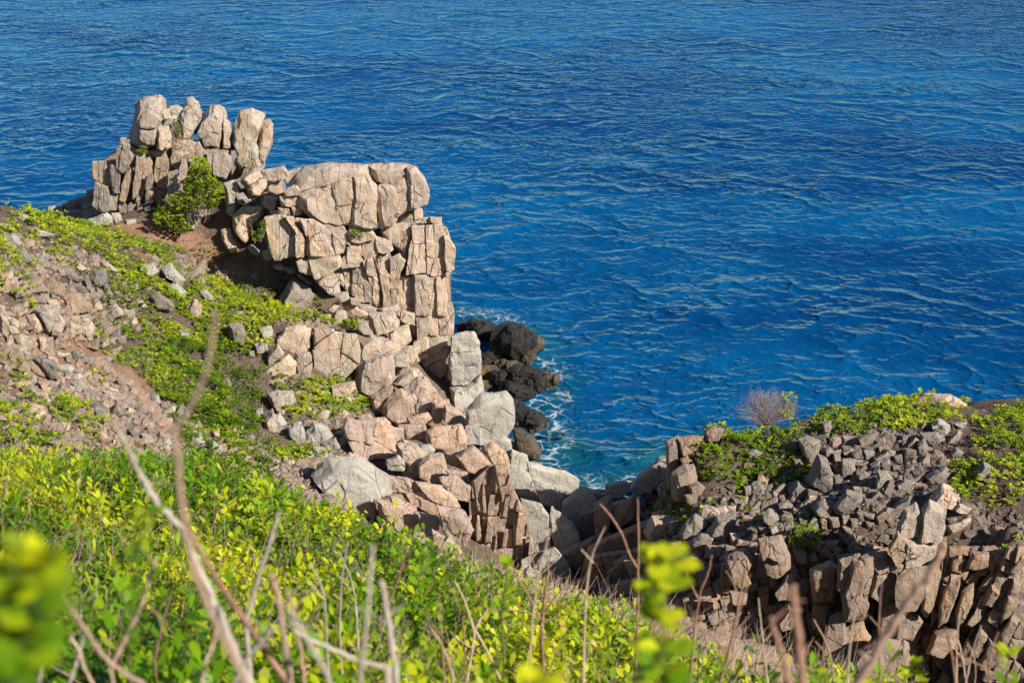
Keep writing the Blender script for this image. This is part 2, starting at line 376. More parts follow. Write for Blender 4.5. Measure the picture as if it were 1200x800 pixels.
def wiggle(poly, a=1.0):
    """break long straight edges so outlines are not ruler-straight"""
    out = []
    for i in range(len(poly)):
        p, q = poly[i - 1], poly[i]; out.append(p); L = math.dist(p, q)
        if L > 14:
            m = ((p[0] + q[0]) / 2, (p[1] + q[1]) / 2); nn = (-(q[1] - p[1]) / L, (q[0] - p[0]) / L); k = rng.uniform(-a, a) * min(1.6, L * .05)
            out.append((m[0] + nn[0] * k, m[1] + nn[1] * k))
    return out

# ---------------------------------------------------------------- formations: jointed bedrock, traced block by block
def core(poly, Y, mat, parent, fd=.08, bd=1.0):
    return rock('core', poly, Y, mat, parent, fs=.96, fd=fd, bd=bd, lv=3, tilt=0, amp=.35, chip=.3, top=0, rnd=.2)
def outcrop(name, label, cat, loc, group=None):
    return thing(name, label, cat, loc, group)

# --- the spires
sp = outcrop('spire_outcrop', 'crown of pale granite spires over vertical columns at the upper left', 'rock outcrop', P(215, 255, 64))
core(Z(0,90,4,[(450,420),(560,330),(620,300),(860,300),(960,330),(1120,300),(1190,420),(1190,500),(1090,520),(900,580),(720,650),(600,680),(440,680)]), 65.4, 'brown', sp)
def blocks(win, parent, Y, mat, polys, fs=.88, fd=.19, **kw):
    nm = kw.pop('nm', 'block'); dz = kw.pop('dz', .2); sp_ = kw.pop('sp', None); gr = parent['category'] == 'rock outcrop' and parent.name in ('block_outcrop', 'tumbled_outcrop')
    for q in polys:
        y = (Y(*np.mean(Z(*win, q), 0)) if callable(Y) else Y) + rng.uniform(-dz, dz)
        if gr:
            b = max(Z(*win, q), key=lambda p: p[1]); y = max(min(y, hit(b[0], b[1]) + .05), y - 2.2)
        g = Z(*win, q)
        if sp_ and area(g) > sp_[0] * sp_[1] * 1.5:
            tl = (rng.uniform(-.3, .3), rng.uniform(-.2, .12)); ref = np.mean(g, 0)
            for c in fracture(g, sp_[0], sp_[1], sp_[2]):
                rock(nm, wiggle(c, .5), y + rng.uniform(-.05, .05), mat, parent, **{**kw, 'fs': .93, 'fd': .10, 'gap': -.25, 'tilt': tl, 'ref': ref, 'rnd': .4, 'top': .02, 'round_': .08})
        else: rock(nm, wiggle(g), y, mat, parent, fs=fs, fd=fd, **kw)
z1 = (0, 90, 4)
blocks(z1, sp, 65.3, 'spire', [[(612,310),(630,180),(655,110),(700,92),(745,90),(770,110),(772,150),(765,200),(740,235),(735,320),(650,340)]], fs=.66, fd=.45, nm='spire')
blocks(z1, sp, 64.3, 'spire', [[(650,230),(660,165),(700,140),(745,170),(762,195),(735,232),(690,238)],[(648,235),(690,242),(735,237),(735,315),(690,318),(650,285)],
 [(738,235),(790,230),(800,265),(795,320),(745,340),(735,330)]], fs=.7, fd=.45, nm='boulder')
blocks(z1, sp, 65.2, 'spire', [[(757,155),(795,152),(797,190),(770,200)],[(797,140),(835,135),(855,150),(850,180),(820,185),(797,170)],[(765,230),(785,185),(820,180),(830,200),(800,240)],[(800,240),(835,200),(850,240),(850,300),(800,320)]], fs=.65, nm='boulder')
blocks(z1, sp, 65.6, 'spire', [[(865,150),(878,105),(900,98),(925,125),(950,180),(945,220),(915,265),(900,200),(870,170)]], fs=.6, fd=.5, nm='spire')
blocks(z1, sp, 64.9, 'spire', [[(850,180),(870,140),(905,150),(918,200),(905,250),(885,300),(850,300),(852,230)]], fs=.65, nm='spire')
blocks(z1, sp, 64.9, 'spire', [[(925,260),(955,195),(985,145),(1015,135),(1045,150),(1055,190),(1050,260),(1045,350),(960,345),(945,300)],[(1048,195),(1078,215),(1085,260),(1085,345),(1045,350)]], fs=.66, fd=.42, nm='spire')
z7 = (0, 0, 3)
blocks(z7, sp, 64.7, 'spire', [[(820,500),(822,440),(845,395),(880,382),(925,405),(930,430),(905,480),(880,560),(850,610),(835,600),(838,540)],[(930,430),(945,422),(958,440),(955,500),(940,540),(925,590),(905,580),(915,490)]], fs=.66, fd=.42, nm='spire')
blocks(z7, sp, 64.0, 'spire', [[(860,560),(880,510),(900,505),(905,560),(920,590),(900,620),(870,640),(850,610)]], nm='spire')
blocks(z1, sp, 63.8, 'dark_column', [
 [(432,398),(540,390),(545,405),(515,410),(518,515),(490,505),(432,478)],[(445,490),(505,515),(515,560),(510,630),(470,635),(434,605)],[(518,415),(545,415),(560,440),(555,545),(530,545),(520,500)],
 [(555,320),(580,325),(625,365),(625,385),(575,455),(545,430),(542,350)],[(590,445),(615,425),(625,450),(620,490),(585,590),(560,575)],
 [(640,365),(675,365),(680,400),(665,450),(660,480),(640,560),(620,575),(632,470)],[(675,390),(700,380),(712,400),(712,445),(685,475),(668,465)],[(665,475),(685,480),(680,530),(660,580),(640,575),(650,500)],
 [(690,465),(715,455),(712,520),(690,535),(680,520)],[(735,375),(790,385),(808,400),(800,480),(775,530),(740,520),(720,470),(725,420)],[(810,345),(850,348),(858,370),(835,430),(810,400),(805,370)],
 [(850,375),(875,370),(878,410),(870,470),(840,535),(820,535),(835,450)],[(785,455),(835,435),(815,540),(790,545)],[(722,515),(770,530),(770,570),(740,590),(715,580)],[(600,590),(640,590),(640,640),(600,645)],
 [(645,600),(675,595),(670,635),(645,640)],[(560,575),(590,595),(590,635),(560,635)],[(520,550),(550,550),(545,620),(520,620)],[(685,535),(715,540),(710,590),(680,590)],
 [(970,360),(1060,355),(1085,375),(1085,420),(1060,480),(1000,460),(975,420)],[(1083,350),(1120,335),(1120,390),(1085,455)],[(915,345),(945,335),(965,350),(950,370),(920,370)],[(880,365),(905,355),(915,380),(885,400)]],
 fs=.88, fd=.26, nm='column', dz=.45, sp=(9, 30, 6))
blocks(z1, sp, 64.6, 'spire', [[(562,310),(570,288),(610,290),(612,310),(590,325)],[(583,320),(600,315),(648,350),(630,370)],[(700,350),(765,345),(790,380),(735,375)],[(640,345),(700,345),(720,375),(660,372)],[(950,330),(1080,345),(1075,362),(960,360)],[(840,300),(930,300),(950,335),(880,355),(810,345)]], nm='ledge')
# slabs and shore rocks behind the spires
bs_ = outcrop('shore_outcrop', 'shaded bluish grey rocks above the water at the far left, behind the grassy crest', 'rock outcrop', P(85, 262, 69))
core(Z(*z1, [(215,660),(300,600),(430,545),(450,700),(300,720)]), 70.2, 'grey', bs_)
blocks(z1, bs_, 68.8, 'grey', [[(205,640),(230,615),(290,605),(295,650),(240,668)],[(290,600),(360,570),(350,620),(300,625)],[(300,625),(385,625),(380,695),(310,700),(295,670)],[(355,570),(400,560),(430,600),(385,620)],
 [(390,600),(440,590),(440,640),(400,690),(385,670)],[(408,535),(440,525),(445,560),(410,560)],[(400,565),(445,560),(440,590),(405,595)],[(235,665),(295,655),(300,705),(240,700)]])

# --- the tower cliff with its overhanging cap boulder
z2 = (260, 170, 4); z4 = (260, 340, 4); z5 = (480, 340, 4)
tw = outcrop('cliff_tower', 'tall beige granite cliff of vertical columns above the sea, with a rounded cap', 'cliff', P(460, 470, 60))
core(Z(*z2, [(340,480),(430,345),(560,370),(740,390),(900,350),(1030,350),(1080,470),(1062,620),(1070,960),(1075,1180),(930,1230),(700,1020),(640,830),(430,610)]), 61.0, 'brown', tw, bd=.5)
core(Z(*z2, [(340,200),(400,110),(620,95),(860,100),(950,190),(940,260),(800,360),(580,370),(400,330)]), 59.9, 'tan', tw, bd=.5)
blocks(z2, tw, 58.9, 'tan', [[(870,110),(905,105),(945,150),(967,210),(955,265),(905,295),(872,300),(878,200)],[(805,190),(860,140),(878,200),(870,305),(828,330),(828,260)],
 [(725,200),(760,178),(800,190),(822,260),(825,310),(795,375),(745,390),(732,300)],[(620,150),(690,140),(722,200),(735,385),(700,395),(650,385),(605,370),(625,240)],
 [(550,165),(612,155),(628,230),(610,320),(600,370),(575,370),(545,290),(520,200)]], fs=.84, fd=.20, gap=-1.3, tilt=.1, nm='cap_boulder', dz=.06, round_=.2, chip=.6)
blocks(z2, tw, 59.6, 'tan', [[(690,95),(780,88),(860,92),(900,105),(860,140),(800,190),(760,175),(720,160)],[(390,100),(520,88),(680,92),(695,140),(560,160),(480,185),(370,195),(300,228),(330,160)]], fs=.66, fd=.42, gap=-1.4, nm='cap_boulder', dz=.05, round_=.2, chip=.5)
blocks(z2, tw, 59.1, 'tan', [[(360,235),(400,205),(500,178),(525,200),(540,250),(560,330),(565,375),(500,375),(430,350),(370,290)]], fs=.8, fd=.2, nm='cap_boulder', chip=.6)
for q in fracture([(455,165),(515,185),(515,262),(470,262)], 40, 99): pass
blocks(z2, tw, 59.9, 'tan', [[(190,120),(290,97),(310,130),(285,150),(235,155),(195,150)],[(220,160),(290,150),(295,210),(250,230),(215,205)],[(290,130),(340,115),(390,105),(360,150),(340,190),(290,160)]])
blocks(z2, tw, 59.2, 'tan', [[(275,245),(320,228),(358,240),(355,275),(310,290),(280,285)],[(325,285),(370,290),(375,320),(340,330)],[(265,295),(310,295),(320,325),(270,325)],[(290,215),(340,190),(380,210),(350,235),(300,240)]], nm='boulder', fs=.7)
blocks(z2, tw, 58.3, 'tan', [
 [(200,340),(290,325),(340,400),(345,520),(290,530),(245,545),(225,490),(210,400)],[(300,335),(335,335),(380,420),(385,520),(350,520),(345,410)],[(345,345),(365,345),(410,470),(412,520),(385,515),(380,410)],
 [(365,345),(430,350),(580,460),(570,505),(500,525),(415,520),(400,440)],[(410,525),(550,520),(560,560),(500,590),(440,612),(420,580)],[(350,540),(385,530),(400,600),(360,585)],[(385,540),(405,535),(425,605),(405,605)]], fs=.91, fd=.22, dz=.25, nm='slab', sp=(15, 40, -8))
blocks(z2, tw, 58.9, 'tan', [[(430,345),(520,372),(560,375),(600,420),(600,470),(575,455),(460,370)],
 [(590,480),(650,450),(660,500),(640,535),(590,540)],[(650,450),(720,430),(735,500),(700,520),(670,530)],[(725,430),(790,450),(800,490),(760,500),(740,490)],[(600,375),(660,385),(700,400),(720,425),(640,445),(600,440)],
 [(560,545),(600,500),(660,535),(640,560),(560,575)]], fs=.93, fd=.11, tilt=.12, dz=.1, gap=-.8)
tan_cols = [
 [(440,630),(520,600),(550,640),(550,690),(500,690)],[(520,600),(560,570),(610,545),(615,700),(590,690),(555,640)],[(615,545),(655,540),(700,680),(700,740),(650,735),(610,700)],
 [(660,545),(705,520),(740,650),(745,770),(705,740),(700,660)],[(710,520),(735,600),(785,605),(790,770),(750,775),(745,650)],[(720,515),(780,500),(795,540),(785,600),(735,600)],
 [(790,530),(830,510),(860,540),(830,620),(825,800),(790,780)],[(830,625),(858,618),(855,800),(828,800)],
 [(858,620),(900,615),(907,770),(905,900),(880,820),(850,790)],[(905,612),(960,610),(968,800),(905,800)],[(962,615),(1006,616),(1012,800),(970,800)],[(1006,616),(1050,615),(1055,800),(1012,800)],[(1055,740),(1080,735),(1085,850),(1062,850)],[(1048,612),(1062,610),(1066,730),(1052,735)],
 [(890,380),(950,375),(955,600),(905,605),(862,610),(880,480),(893,430)],[(955,375),(1020,370),(1045,420),(1050,510),(1045,610),(990,612),(962,605)],[(1045,420),(1065,430),(1090,480),(1088,580),(1055,610),(1048,520)]]
blocks(z2, tw, 59.0, 'tan', tan_cols, fs=.92, fd=.18, nm='column', dz=.3, sp=(11, 30, 0), gap=-.7)
blocks(z2, tw, 59.5, 'tan', [[(740,400),(830,370),(900,375),(890,430),(860,530),(800,470),(760,430)],[(795,378),(830,332),(900,308),(930,365),(830,385)]], fs=.7, nm='slab')
blocks(z2, tw, 59.7, 'tan', [[(890,345),(980,338),(985,360),(900,368)],[(980,338),(1028,338),(1025,385),(985,360)],[(1010,390),(1050,385),(1065,425),(1040,420)],[(895,300),(935,300),(940,335),(900,345)]], nm='cap_slab')
blocks(z4, tw, 59.0, 'tan', [[(905,120),(968,118),(975,200),(915,235)],[(970,115),(1015,115),(1018,205),(980,200)],[(1018,115),(1062,120),(1062,195),(1020,208)],[(1062,165),(1085,165),(1085,200),(1066,205)],
 [(905,240),(970,205),(975,310),(920,335)],[(975,210),(1060,200),(1060,240),(1015,285),(975,305)],[(915,345),(1050,255),(1060,262),(1060,305),(985,330),(920,400)],[(920,400),(1010,330),(1050,315),(1050,395),(970,440),(925,420)],
 [(1063,262),(1078,262),(1080,420),(1064,415)],[(985,450),(1050,400),(1060,420),(1060,530),(1000,520)],[(1062,425),(1080,425),(1080,530),(1064,530)]], fs=.92, fd=.18, nm='column', dz=.2, sp=(11, 26, 0), gap=-.7)
blocks(z5, tw, 57.9, 'grey', [[(200,215),(235,200),(300,195),(322,240),(330,390),(270,440),(195,445),(190,320)],[(195,455),(270,445),(332,395),(340,470),(290,520),(245,570),(200,545)]], fs=.8, fd=.4, nm='column', sp=(24, 34, 4))

# --- pale slabs that run down to the water and fill the head of the cove
sh = outcrop('shore_slab_outcrop', 'smooth pale grey granite slabs sloping into the water at the head of the cove', 'rock outcrop', P(620, 580, 52))
def Ysh(x, y): return 55.5 - (y - 460) * .075
blocks(z5, sh, Ysh, 'grey', [[(250,560),(340,490),(450,475),(480,510),(485,620),(430,690),(330,700),(300,620)],[(330,700),(440,690),(475,700),(470,800),(400,860),(350,800)],[(255,580),(310,580),(325,700),(280,660)]], fs=.9, fd=.16, dz=.1, nm='slab', chip=.5, sp=(34, 60, 60))
blocks(z5, sh, 54.6, 'tide', [[(485,640),(530,660),(590,700),(615,760),(600,795),(540,780),(500,720)]], fs=.7, fd=.6, nm='slab', round_=.3)
z6 = (300, 460, 3); z3b = (640, 430, 4); z9 = (600, 560, 10/3)
blocks(z6, sh, lambda x, y: Ysh(x, y) + .3, 'grey', [[(900,200),(950,220),(960,270),(925,290),(895,240)],[(890,250),(935,260),(985,320),(985,380),(930,360),(890,310)],[(955,240),(1050,270),(1135,305),(1130,340),(1080,360),(960,290)],[(970,300),(1080,365),(1070,420),(1000,380)],
 [(1080,380),(1130,340),(1185,350),(1200,440),(1150,500),(1090,440)]], fs=.9, fd=.16, dz=.1, nm='slab', chip=.5, sp=(26, 60, 62))
blocks(z6, sh, 44.2, 'grey', [[(930,370),(1000,390),(1035,430),(1035,560),(960,600),(925,500)],[(1040,400),(1110,460),(1140,510),(1080,560),(1050,640),(1035,450)],[(930,590),(1030,560),(1045,650),(1000,700),(930,690)]], fs=.9, fd=.16, dz=.1, nm='slab', chip=.5, sp=(24, 60, 70))
blocks(z3b, sh, 49.5, 'grey', [[(160,560),(250,580),(270,640),(230,690),(200,640)],[(80,640),(150,590),(210,640),(230,700),(180,790),(100,760)],[(0,470),(100,490),(150,540),(160,590),(80,640),(0,560)],[(100,760),(180,790),(190,860),(120,850)],[(225,600),(290,590),(360,600),(300,650),(240,650)]], fs=.9, fd=.16, dz=.1, nm='slab', chip=.5, sp=(26, 50, 66))
blocks(z3b, sh, 48.5, 'grey', [[(280,545),(400,530),(400,570),(340,600),(285,600)]], nm='slab')
blocks(z3b, sh, 46.5, 'grey', [[(400,560),(430,510),(540,410),(562,410),(565,520),(500,570),(420,610)]], fs=.8, fd=.3, nm='slab', chip=.5)

# --- dark wet rocks in the sea (each stands alone)
SEA_ROCKS = [
 ([(230,160),(295,160),(300,190),(235,200)], 71.5, 'dark', 'small black wet rock at the foot of the tower cliff, farthest out'),
 ([(290,150),(360,160),(410,190),(400,230),(350,240),(300,200)], 71, 'dark', 'black wet rock on the seaward side of the tide pool'),
 ([(400,240),(440,190),(520,190),(570,220),(560,270),(500,330),(430,320),(398,290)], 68.0, 'dark', 'large rounded black sea rock right of the tide pool'),
 ([(540,200),(600,220),(622,250),(600,290),(560,272)], 68.3, 'tide', 'brown wave-washed tip of the outermost sea rock'),
 ([(495,350),(560,290),(592,288),(560,335),(500,375)], 66.3, 'tide', 'brown wedge of rock below the large rounded black sea rock'),
 ([(320,310),(370,300),(420,340),(410,370),(330,355)], 65.8, 'dark', 'flat dark rock in front of the tide pool'),
 ([(330,365),(400,360),(412,380),(385,430),(335,430)], 64.2, 'tide', 'brown block against the cliff foot just below the tide pool'),
 ([(340,430),(390,440),(400,475),(345,475)], 62.8, 'tide', 'small brown block low against the cliff foot'),
 ([(410,340),(500,335),(500,380),(420,392)], 65.2, 'tide', 'brown shelf between the two big dark sea rocks'),
 ([(390,390),(460,380),(450,470),(400,470)], 63.6, 'dark', 'dark block between the cliff foot and the lower black sea rock'),
 ([(455,410),(500,370),(620,380),(650,395),(650,460),(625,480),(560,470),(480,420)], 63.4, 'dark', 'long black sea rock below the rounded one, pointing right'),
 ([(632,390),(695,405),(670,450),(625,478)], 63.2, 'tide', 'brown broken end of the long black sea rock'),
 ([(430,480),(460,430),(540,465),(600,480),(570,520),(500,520)], 61.4, 'dark', 'black rock under the long black sea rock'),
 ([(480,530),(545,545),(600,590),(635,630),(590,665),(520,650),(485,600)], 58.6, 'dark', 'lowest black sea rock with a dark hollow, beside the foam'),
 ([(560,600),(605,595),(637,632),(592,667),(545,655)], 58.0, 'tide', 'brown wet lip of the lowest black sea rock'),
]
def ysea(q):
    b = max(p[1] for p in q) - 2; return CAMZ / math.tan(PITCH - math.atan((400 - b) / F)) + .3
for q, y, m, lab in SEA_ROCKS:
    tag(rock('sea_rock', wiggle(Z(*z5, q), 2.5), ysea(Z(*z5, q)), m, fs=.62, fd=.42, bd=.8, tilt=.6, round_=.02, amp=1.7, chip=2.2, lv=3, top=.0), lab, 'rock', 'wet rocks in the sea below the tower cliff')

# --- squared blocks on the slope left of the tower
mb = outcrop('block_outcrop', 'row of big squared beige granite blocks split by a deep vertical joint', 'rock outcrop', P(380, 450, 52))
core(Z(*z4, [(290,200),(620,205),(790,260),(860,300),(780,440),(640,480),(560,430),(420,400),(270,400)]), 53.4, 'brown', mb)
blocks(z4, mb, 52.2, 'tan', [[(265,215),(300,175),(350,168),(425,180),(412,290),(330,290),(280,265)],[(347,290),(412,293),(412,410),(350,395)],[(218,310),(260,250),(290,290),(215,355)],[(210,370),(240,350),(310,305),(345,340),(345,390),(270,425)],
 [(428,175),(525,180),(525,205),(430,260)],[(430,268),(530,192),(630,205),(648,280),(640,350),(560,430),(430,405)]], fs=.88, fd=.28, gap=-.7, chip=.5, sp=(30, 34, 4))
blocks(z4, mb, 51.6, 'tan', [[(515,450),(620,425),(628,460),(560,515),(520,500)],[(638,350),(660,310),(720,300),(800,290),(800,420),(690,497),(635,470)]], fs=.78, fd=.45, chip=.8)
blocks(z4, mb, 53.3, 'tan', [[(640,300),(650,240),(700,210),(780,230),(840,270),(845,290),(760,300),(650,320)],[(800,290),(845,280),(885,330),(870,360),(800,355)],[(850,275),(905,260),(905,330),(880,350)],[(560,232),(632,250),(640,300),(600,300)]], fs=.75, fd=.4)
blocks(z4, mb, 55.5, 'tan', [[(690,110),(800,100),(830,140),(825,170),(770,190),(715,205)],[(640,145),(690,135),(710,160),(710,205),(660,205),(635,180)],[(785,185),(870,165),(880,230),(850,270),(800,245)]], fs=.78, fd=.4)
blocks(z4, mb, 57, 'tan', [[(555,60),(600,60),(690,110),(650,130),(580,90)],[(525,20),(590,5),(595,40),(560,50)],[(640,70),(725,80),(720,105),(650,95)],[(495,90),(545,50),(550,70),(520,110)],[(520,150),(540,95),(580,100),(585,130),(550,160)],[(465,115),(515,115),(520,150),(480,150)],
 [(840,100),(900,110),(905,165),(870,160),(835,140)],[(600,35),(660,45),(640,70),(600,60)],[(730,90),(830,60),(835,95),(800,100)]], fs=.74, fd=.4)

# --- tumbled blocks between the squared row and the pink cliff: bedrock lumps that belong together
tb = outcrop('tumbled_outcrop', 'jumble of angular pinkish granite lumps between the squared blocks and the pink cliff', 'rock outcrop', P(470, 540, 47))
def Ytb(x, y): return 52.5 - (y - 445) * .085
core(Z(*z4, [(560,560),(840,470),(980,460),(1060,540),(1150,640),(1190,800),(1000,900),(700,900),(500,850),(480,720)]), 51.0, 'brown', tb, bd=.5)
core(Z(*z6, [(220,290),(400,220),(700,280),(860,260),(930,400),(930,620),(760,600),(640,500),(440,440),(320,400)]), 46.2, 'brown', tb, bd=.5)
blocks(z4, tb, Ytb, 'pink', [[(760,540),(840,465),(885,500),(895,560),(850,620),(800,620),(755,570)],[(870,600),(960,575),(980,600),(940,630),(880,620)],[(825,630),(950,625),(955,690),(870,690)],
 [(985,570),(990,520),(1060,515),(1060,580),(1000,620)],[(1050,540),(1120,570),(1155,640),(1120,640),(1040,600)],[(960,660),(1000,640),(1120,630),(1150,700),(1050,740),(970,720)],[(700,500),(800,450),(790,490),(740,570),(710,560)],
 [(570,640),(590,600),(620,610),(760,600),(800,640),(850,720),(800,790),(740,780),(670,800),(620,760)],[(640,590),(690,580),(710,610),(650,620)],[(490,560),(560,550),(590,580),(580,600),(510,590)],[(800,640),(850,650),(850,690),(830,690)],
 [(850,700),(900,720),(960,740),(995,780),(960,800),(880,770)],[(850,800),(940,790),(1000,800),(1050,830),(960,860),(870,850)],[(1050,760),(1130,735),(1180,790),(1120,830),(1060,810)],[(600,760),(660,800),(600,830),(560,800)]], fs=.80, fd=.32, dz=.3, nm='boulder', sp=(30, 34, 15))
blocks(z4, tb, Ytb, 'tan', [[(850,460),(920,415),(980,450),(990,530),(960,570),(890,575),(880,500)],[(800,445),(900,370),(920,400),(850,450)],[(1150,570),(1180,560),(1200,640),(1190,720),(1150,660)]], fs=.74, fd=.45, nm='boulder')
blocks(z6, tb, Ytb, 'pink', [[(310,385),(400,360),(420,380),(415,440),(350,440)],[(460,290),(540,300),(640,370),(645,440),(570,400),(475,360)],[(475,365),(560,400),(560,460),(500,450),(480,400)],
 [(420,375),(470,385),(560,430),(560,500),(500,490),(440,430)],[(560,420),(640,440),(640,480),(590,500)],[(570,250),(610,220),(655,215),(672,280),(640,310),(600,315),(575,290)],[(500,180),(560,185),(600,220),(570,260),(550,300),(520,290)],
 [(650,300),(700,290),(750,330),(745,380),(700,370)],[(560,310),(650,330),(700,370),(715,400),(660,390),(600,360)],[(640,400),(720,410),(760,480),(740,530),(690,520),(650,460)],[(700,220),(760,190),(820,250),(800,290),(740,270)],[(805,190),(830,175),(875,210),(890,250),(840,260)],
 [(665,270),(740,280),(750,310),(690,300)],[(640,310),(690,330),(700,360),(650,330)],[(620,480),(690,520),(720,560),(640,550)],[(540,500),(620,490),(640,560),(570,560)],[(430,440),(500,495),(560,530),(500,545),(440,490)]], fs=.84, fd=.3, dz=.3, sp=(30, 30, -20))
blocks(z6, tb, Ytb, 'grey', [[(195,290),(260,230),(350,225),(460,290),(470,350),(380,365),(300,380),(240,330)],[(460,240),(500,220),(530,250),(525,275),(465,270)],[(580,185),(610,180),(628,200),(620,220),(590,220)],[(740,120),(785,110),(800,180),(750,170)]], fs=.78, fd=.4)

def wall(reg, w, h, ang, Y, mat, parent, name='column', dz=.08, tl=None, fd=.14, fs=.9, gap=-.3):
    tl = tl or (rng.uniform(-.3, .3), rng.uniform(-.2, .1)); ref = np.mean(reg, 0)
    for q in fracture(reg, w, h, ang):
        rock(name, wiggle(q, .8), Y + rng.uniform(-dz, dz), mat, parent, fs=rng.uniform(fs - .06, fs + .03), fd=fd * rng.uniform(.6, 1.8), gap=gap, tilt=(tl[0] + rng.gauss(0, .08), tl[1] + rng.gauss(0, .05)), ref=ref, rnd=.6, top=.03)
fill_later = [[(455,425),(490,432),(520,470),(548,490),(530,505),(500,470),(460,450)]]
# --- the pink cliff: narrow vertical joints
pc = outcrop('pink_cliff', 'steep pink granite cliff cut by narrow vertical cracks, falling towards the cove behind the bushes', 'cliff', P(610, 690, 41))
reg = Z(*z6, [(750,320),(820,255),(885,250),(900,330),(935,400),(985,560),(1000,690),(860,760),(740,700),(690,640),(700,540),(750,490)])
core(reg, 43.6, 'brown', pc)
wall(reg, 9, 30, 4, 42.7, 'pink', pc, dz=.3, tl=(.12, .38), fd=.35)
reg = Z(*z6, [(560,500),(640,490),(700,540),(690,640),(740,700),(600,690),(500,560)])
wall(reg, 17, 26, 24, 41.8, 'pink', pc, 'block', .15, (.1, .4), .25)
reg = [(612,655),(650,640),(665,660),(690,720),(640,740),(600,720)]
wall(reg, 18, 22, 30, 42.6, 'grey', pc, 'block', .15, (.1, .3), .25)

# --- right side of the cove
rw = outcrop('shaded_cliff', 'shaded brown cliff of tilted columns and wedged blocks on the right side of the cove', 'cliff', P(1000, 740, 34))
z10 = (840, 560, 10/3)
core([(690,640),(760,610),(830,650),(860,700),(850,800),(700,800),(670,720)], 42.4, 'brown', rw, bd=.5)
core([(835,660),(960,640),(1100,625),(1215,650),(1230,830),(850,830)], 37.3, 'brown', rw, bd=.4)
PIL = [([(735,120),(775,95),(800,130),(790,210),(740,225),(705,200)], 34.5),([(800,120),(830,85),(895,120),(885,200),(860,240),(790,235)], 34.4),([(670,265),(705,205),(745,230),(730,310),(700,340)], 34.3),([(745,235),(860,245),(850,300),(730,340)], 34.4),
 ([(855,240),(895,230),(885,310),(850,330)], 34.6),([(710,370),(835,340),(840,420),(790,500),(740,510),(705,480)], 34.5),([(840,335),(880,320),(860,420),(820,545),(795,520)], 34.6)]
for q, y in PIL: rock('pillar_block', wiggle(Z(*z10, q)), y - .5, 'tan' if y > 34.35 and q[0][1] < 240 else 'brown', rw, fs=.86, fd=.26, gap=-.7, chip=.6)
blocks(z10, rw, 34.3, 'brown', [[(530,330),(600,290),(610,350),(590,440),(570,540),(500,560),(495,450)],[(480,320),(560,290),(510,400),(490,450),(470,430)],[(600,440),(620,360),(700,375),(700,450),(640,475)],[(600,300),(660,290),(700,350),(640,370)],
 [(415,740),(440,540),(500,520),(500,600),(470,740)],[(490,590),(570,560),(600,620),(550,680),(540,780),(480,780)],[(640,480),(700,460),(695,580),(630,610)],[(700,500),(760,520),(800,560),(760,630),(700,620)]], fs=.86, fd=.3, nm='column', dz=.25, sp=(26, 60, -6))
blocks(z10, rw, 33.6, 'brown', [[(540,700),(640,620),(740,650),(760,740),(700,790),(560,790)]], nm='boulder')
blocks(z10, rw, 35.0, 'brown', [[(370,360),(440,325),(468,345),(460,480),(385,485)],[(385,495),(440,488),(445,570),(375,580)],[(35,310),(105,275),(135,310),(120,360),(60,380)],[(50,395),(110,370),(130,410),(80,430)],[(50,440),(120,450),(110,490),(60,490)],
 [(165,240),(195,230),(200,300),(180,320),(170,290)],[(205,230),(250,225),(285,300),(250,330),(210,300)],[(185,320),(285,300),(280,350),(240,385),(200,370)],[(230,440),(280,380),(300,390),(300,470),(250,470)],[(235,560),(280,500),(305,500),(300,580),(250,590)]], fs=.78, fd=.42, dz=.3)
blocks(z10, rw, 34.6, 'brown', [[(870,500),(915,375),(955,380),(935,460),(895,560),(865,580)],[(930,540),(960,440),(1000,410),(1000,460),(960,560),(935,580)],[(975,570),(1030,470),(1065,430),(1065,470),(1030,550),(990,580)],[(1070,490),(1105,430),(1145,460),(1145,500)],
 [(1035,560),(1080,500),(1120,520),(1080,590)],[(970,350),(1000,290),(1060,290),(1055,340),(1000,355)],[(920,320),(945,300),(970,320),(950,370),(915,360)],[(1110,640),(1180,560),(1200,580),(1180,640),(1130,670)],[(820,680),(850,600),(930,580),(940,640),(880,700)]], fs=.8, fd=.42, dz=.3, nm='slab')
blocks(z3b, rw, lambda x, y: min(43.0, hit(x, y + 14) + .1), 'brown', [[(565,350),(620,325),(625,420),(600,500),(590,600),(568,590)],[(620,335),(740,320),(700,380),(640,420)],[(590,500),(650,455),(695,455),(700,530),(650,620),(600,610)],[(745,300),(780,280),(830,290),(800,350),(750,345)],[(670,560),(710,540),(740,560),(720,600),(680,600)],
 [(630,430),(660,415),(685,440),(640,460)],[(650,600),(710,600),(700,640),(660,640)]], fs=.78, fd=.4)
dc = outcrop('cove_outcrop', 'dark broken blocks in the shade at the mouth of the gully between the two cliffs', 'rock outcrop', P(700, 670, 43))
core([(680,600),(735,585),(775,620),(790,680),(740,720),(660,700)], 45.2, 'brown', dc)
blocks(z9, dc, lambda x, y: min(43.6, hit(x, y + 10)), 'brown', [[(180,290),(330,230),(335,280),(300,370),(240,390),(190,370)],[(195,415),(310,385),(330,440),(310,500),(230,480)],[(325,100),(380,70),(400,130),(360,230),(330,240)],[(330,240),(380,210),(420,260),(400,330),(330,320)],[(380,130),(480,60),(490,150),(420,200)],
 [(350,310),(375,285),(410,310),(380,345)],[(355,400),(380,380),(400,440),(380,480),(355,460)],[(310,500),(380,480),(420,560),(330,560)],[(400,330),(450,300),(470,400),(420,430)]], fs=.80, fd=.36)
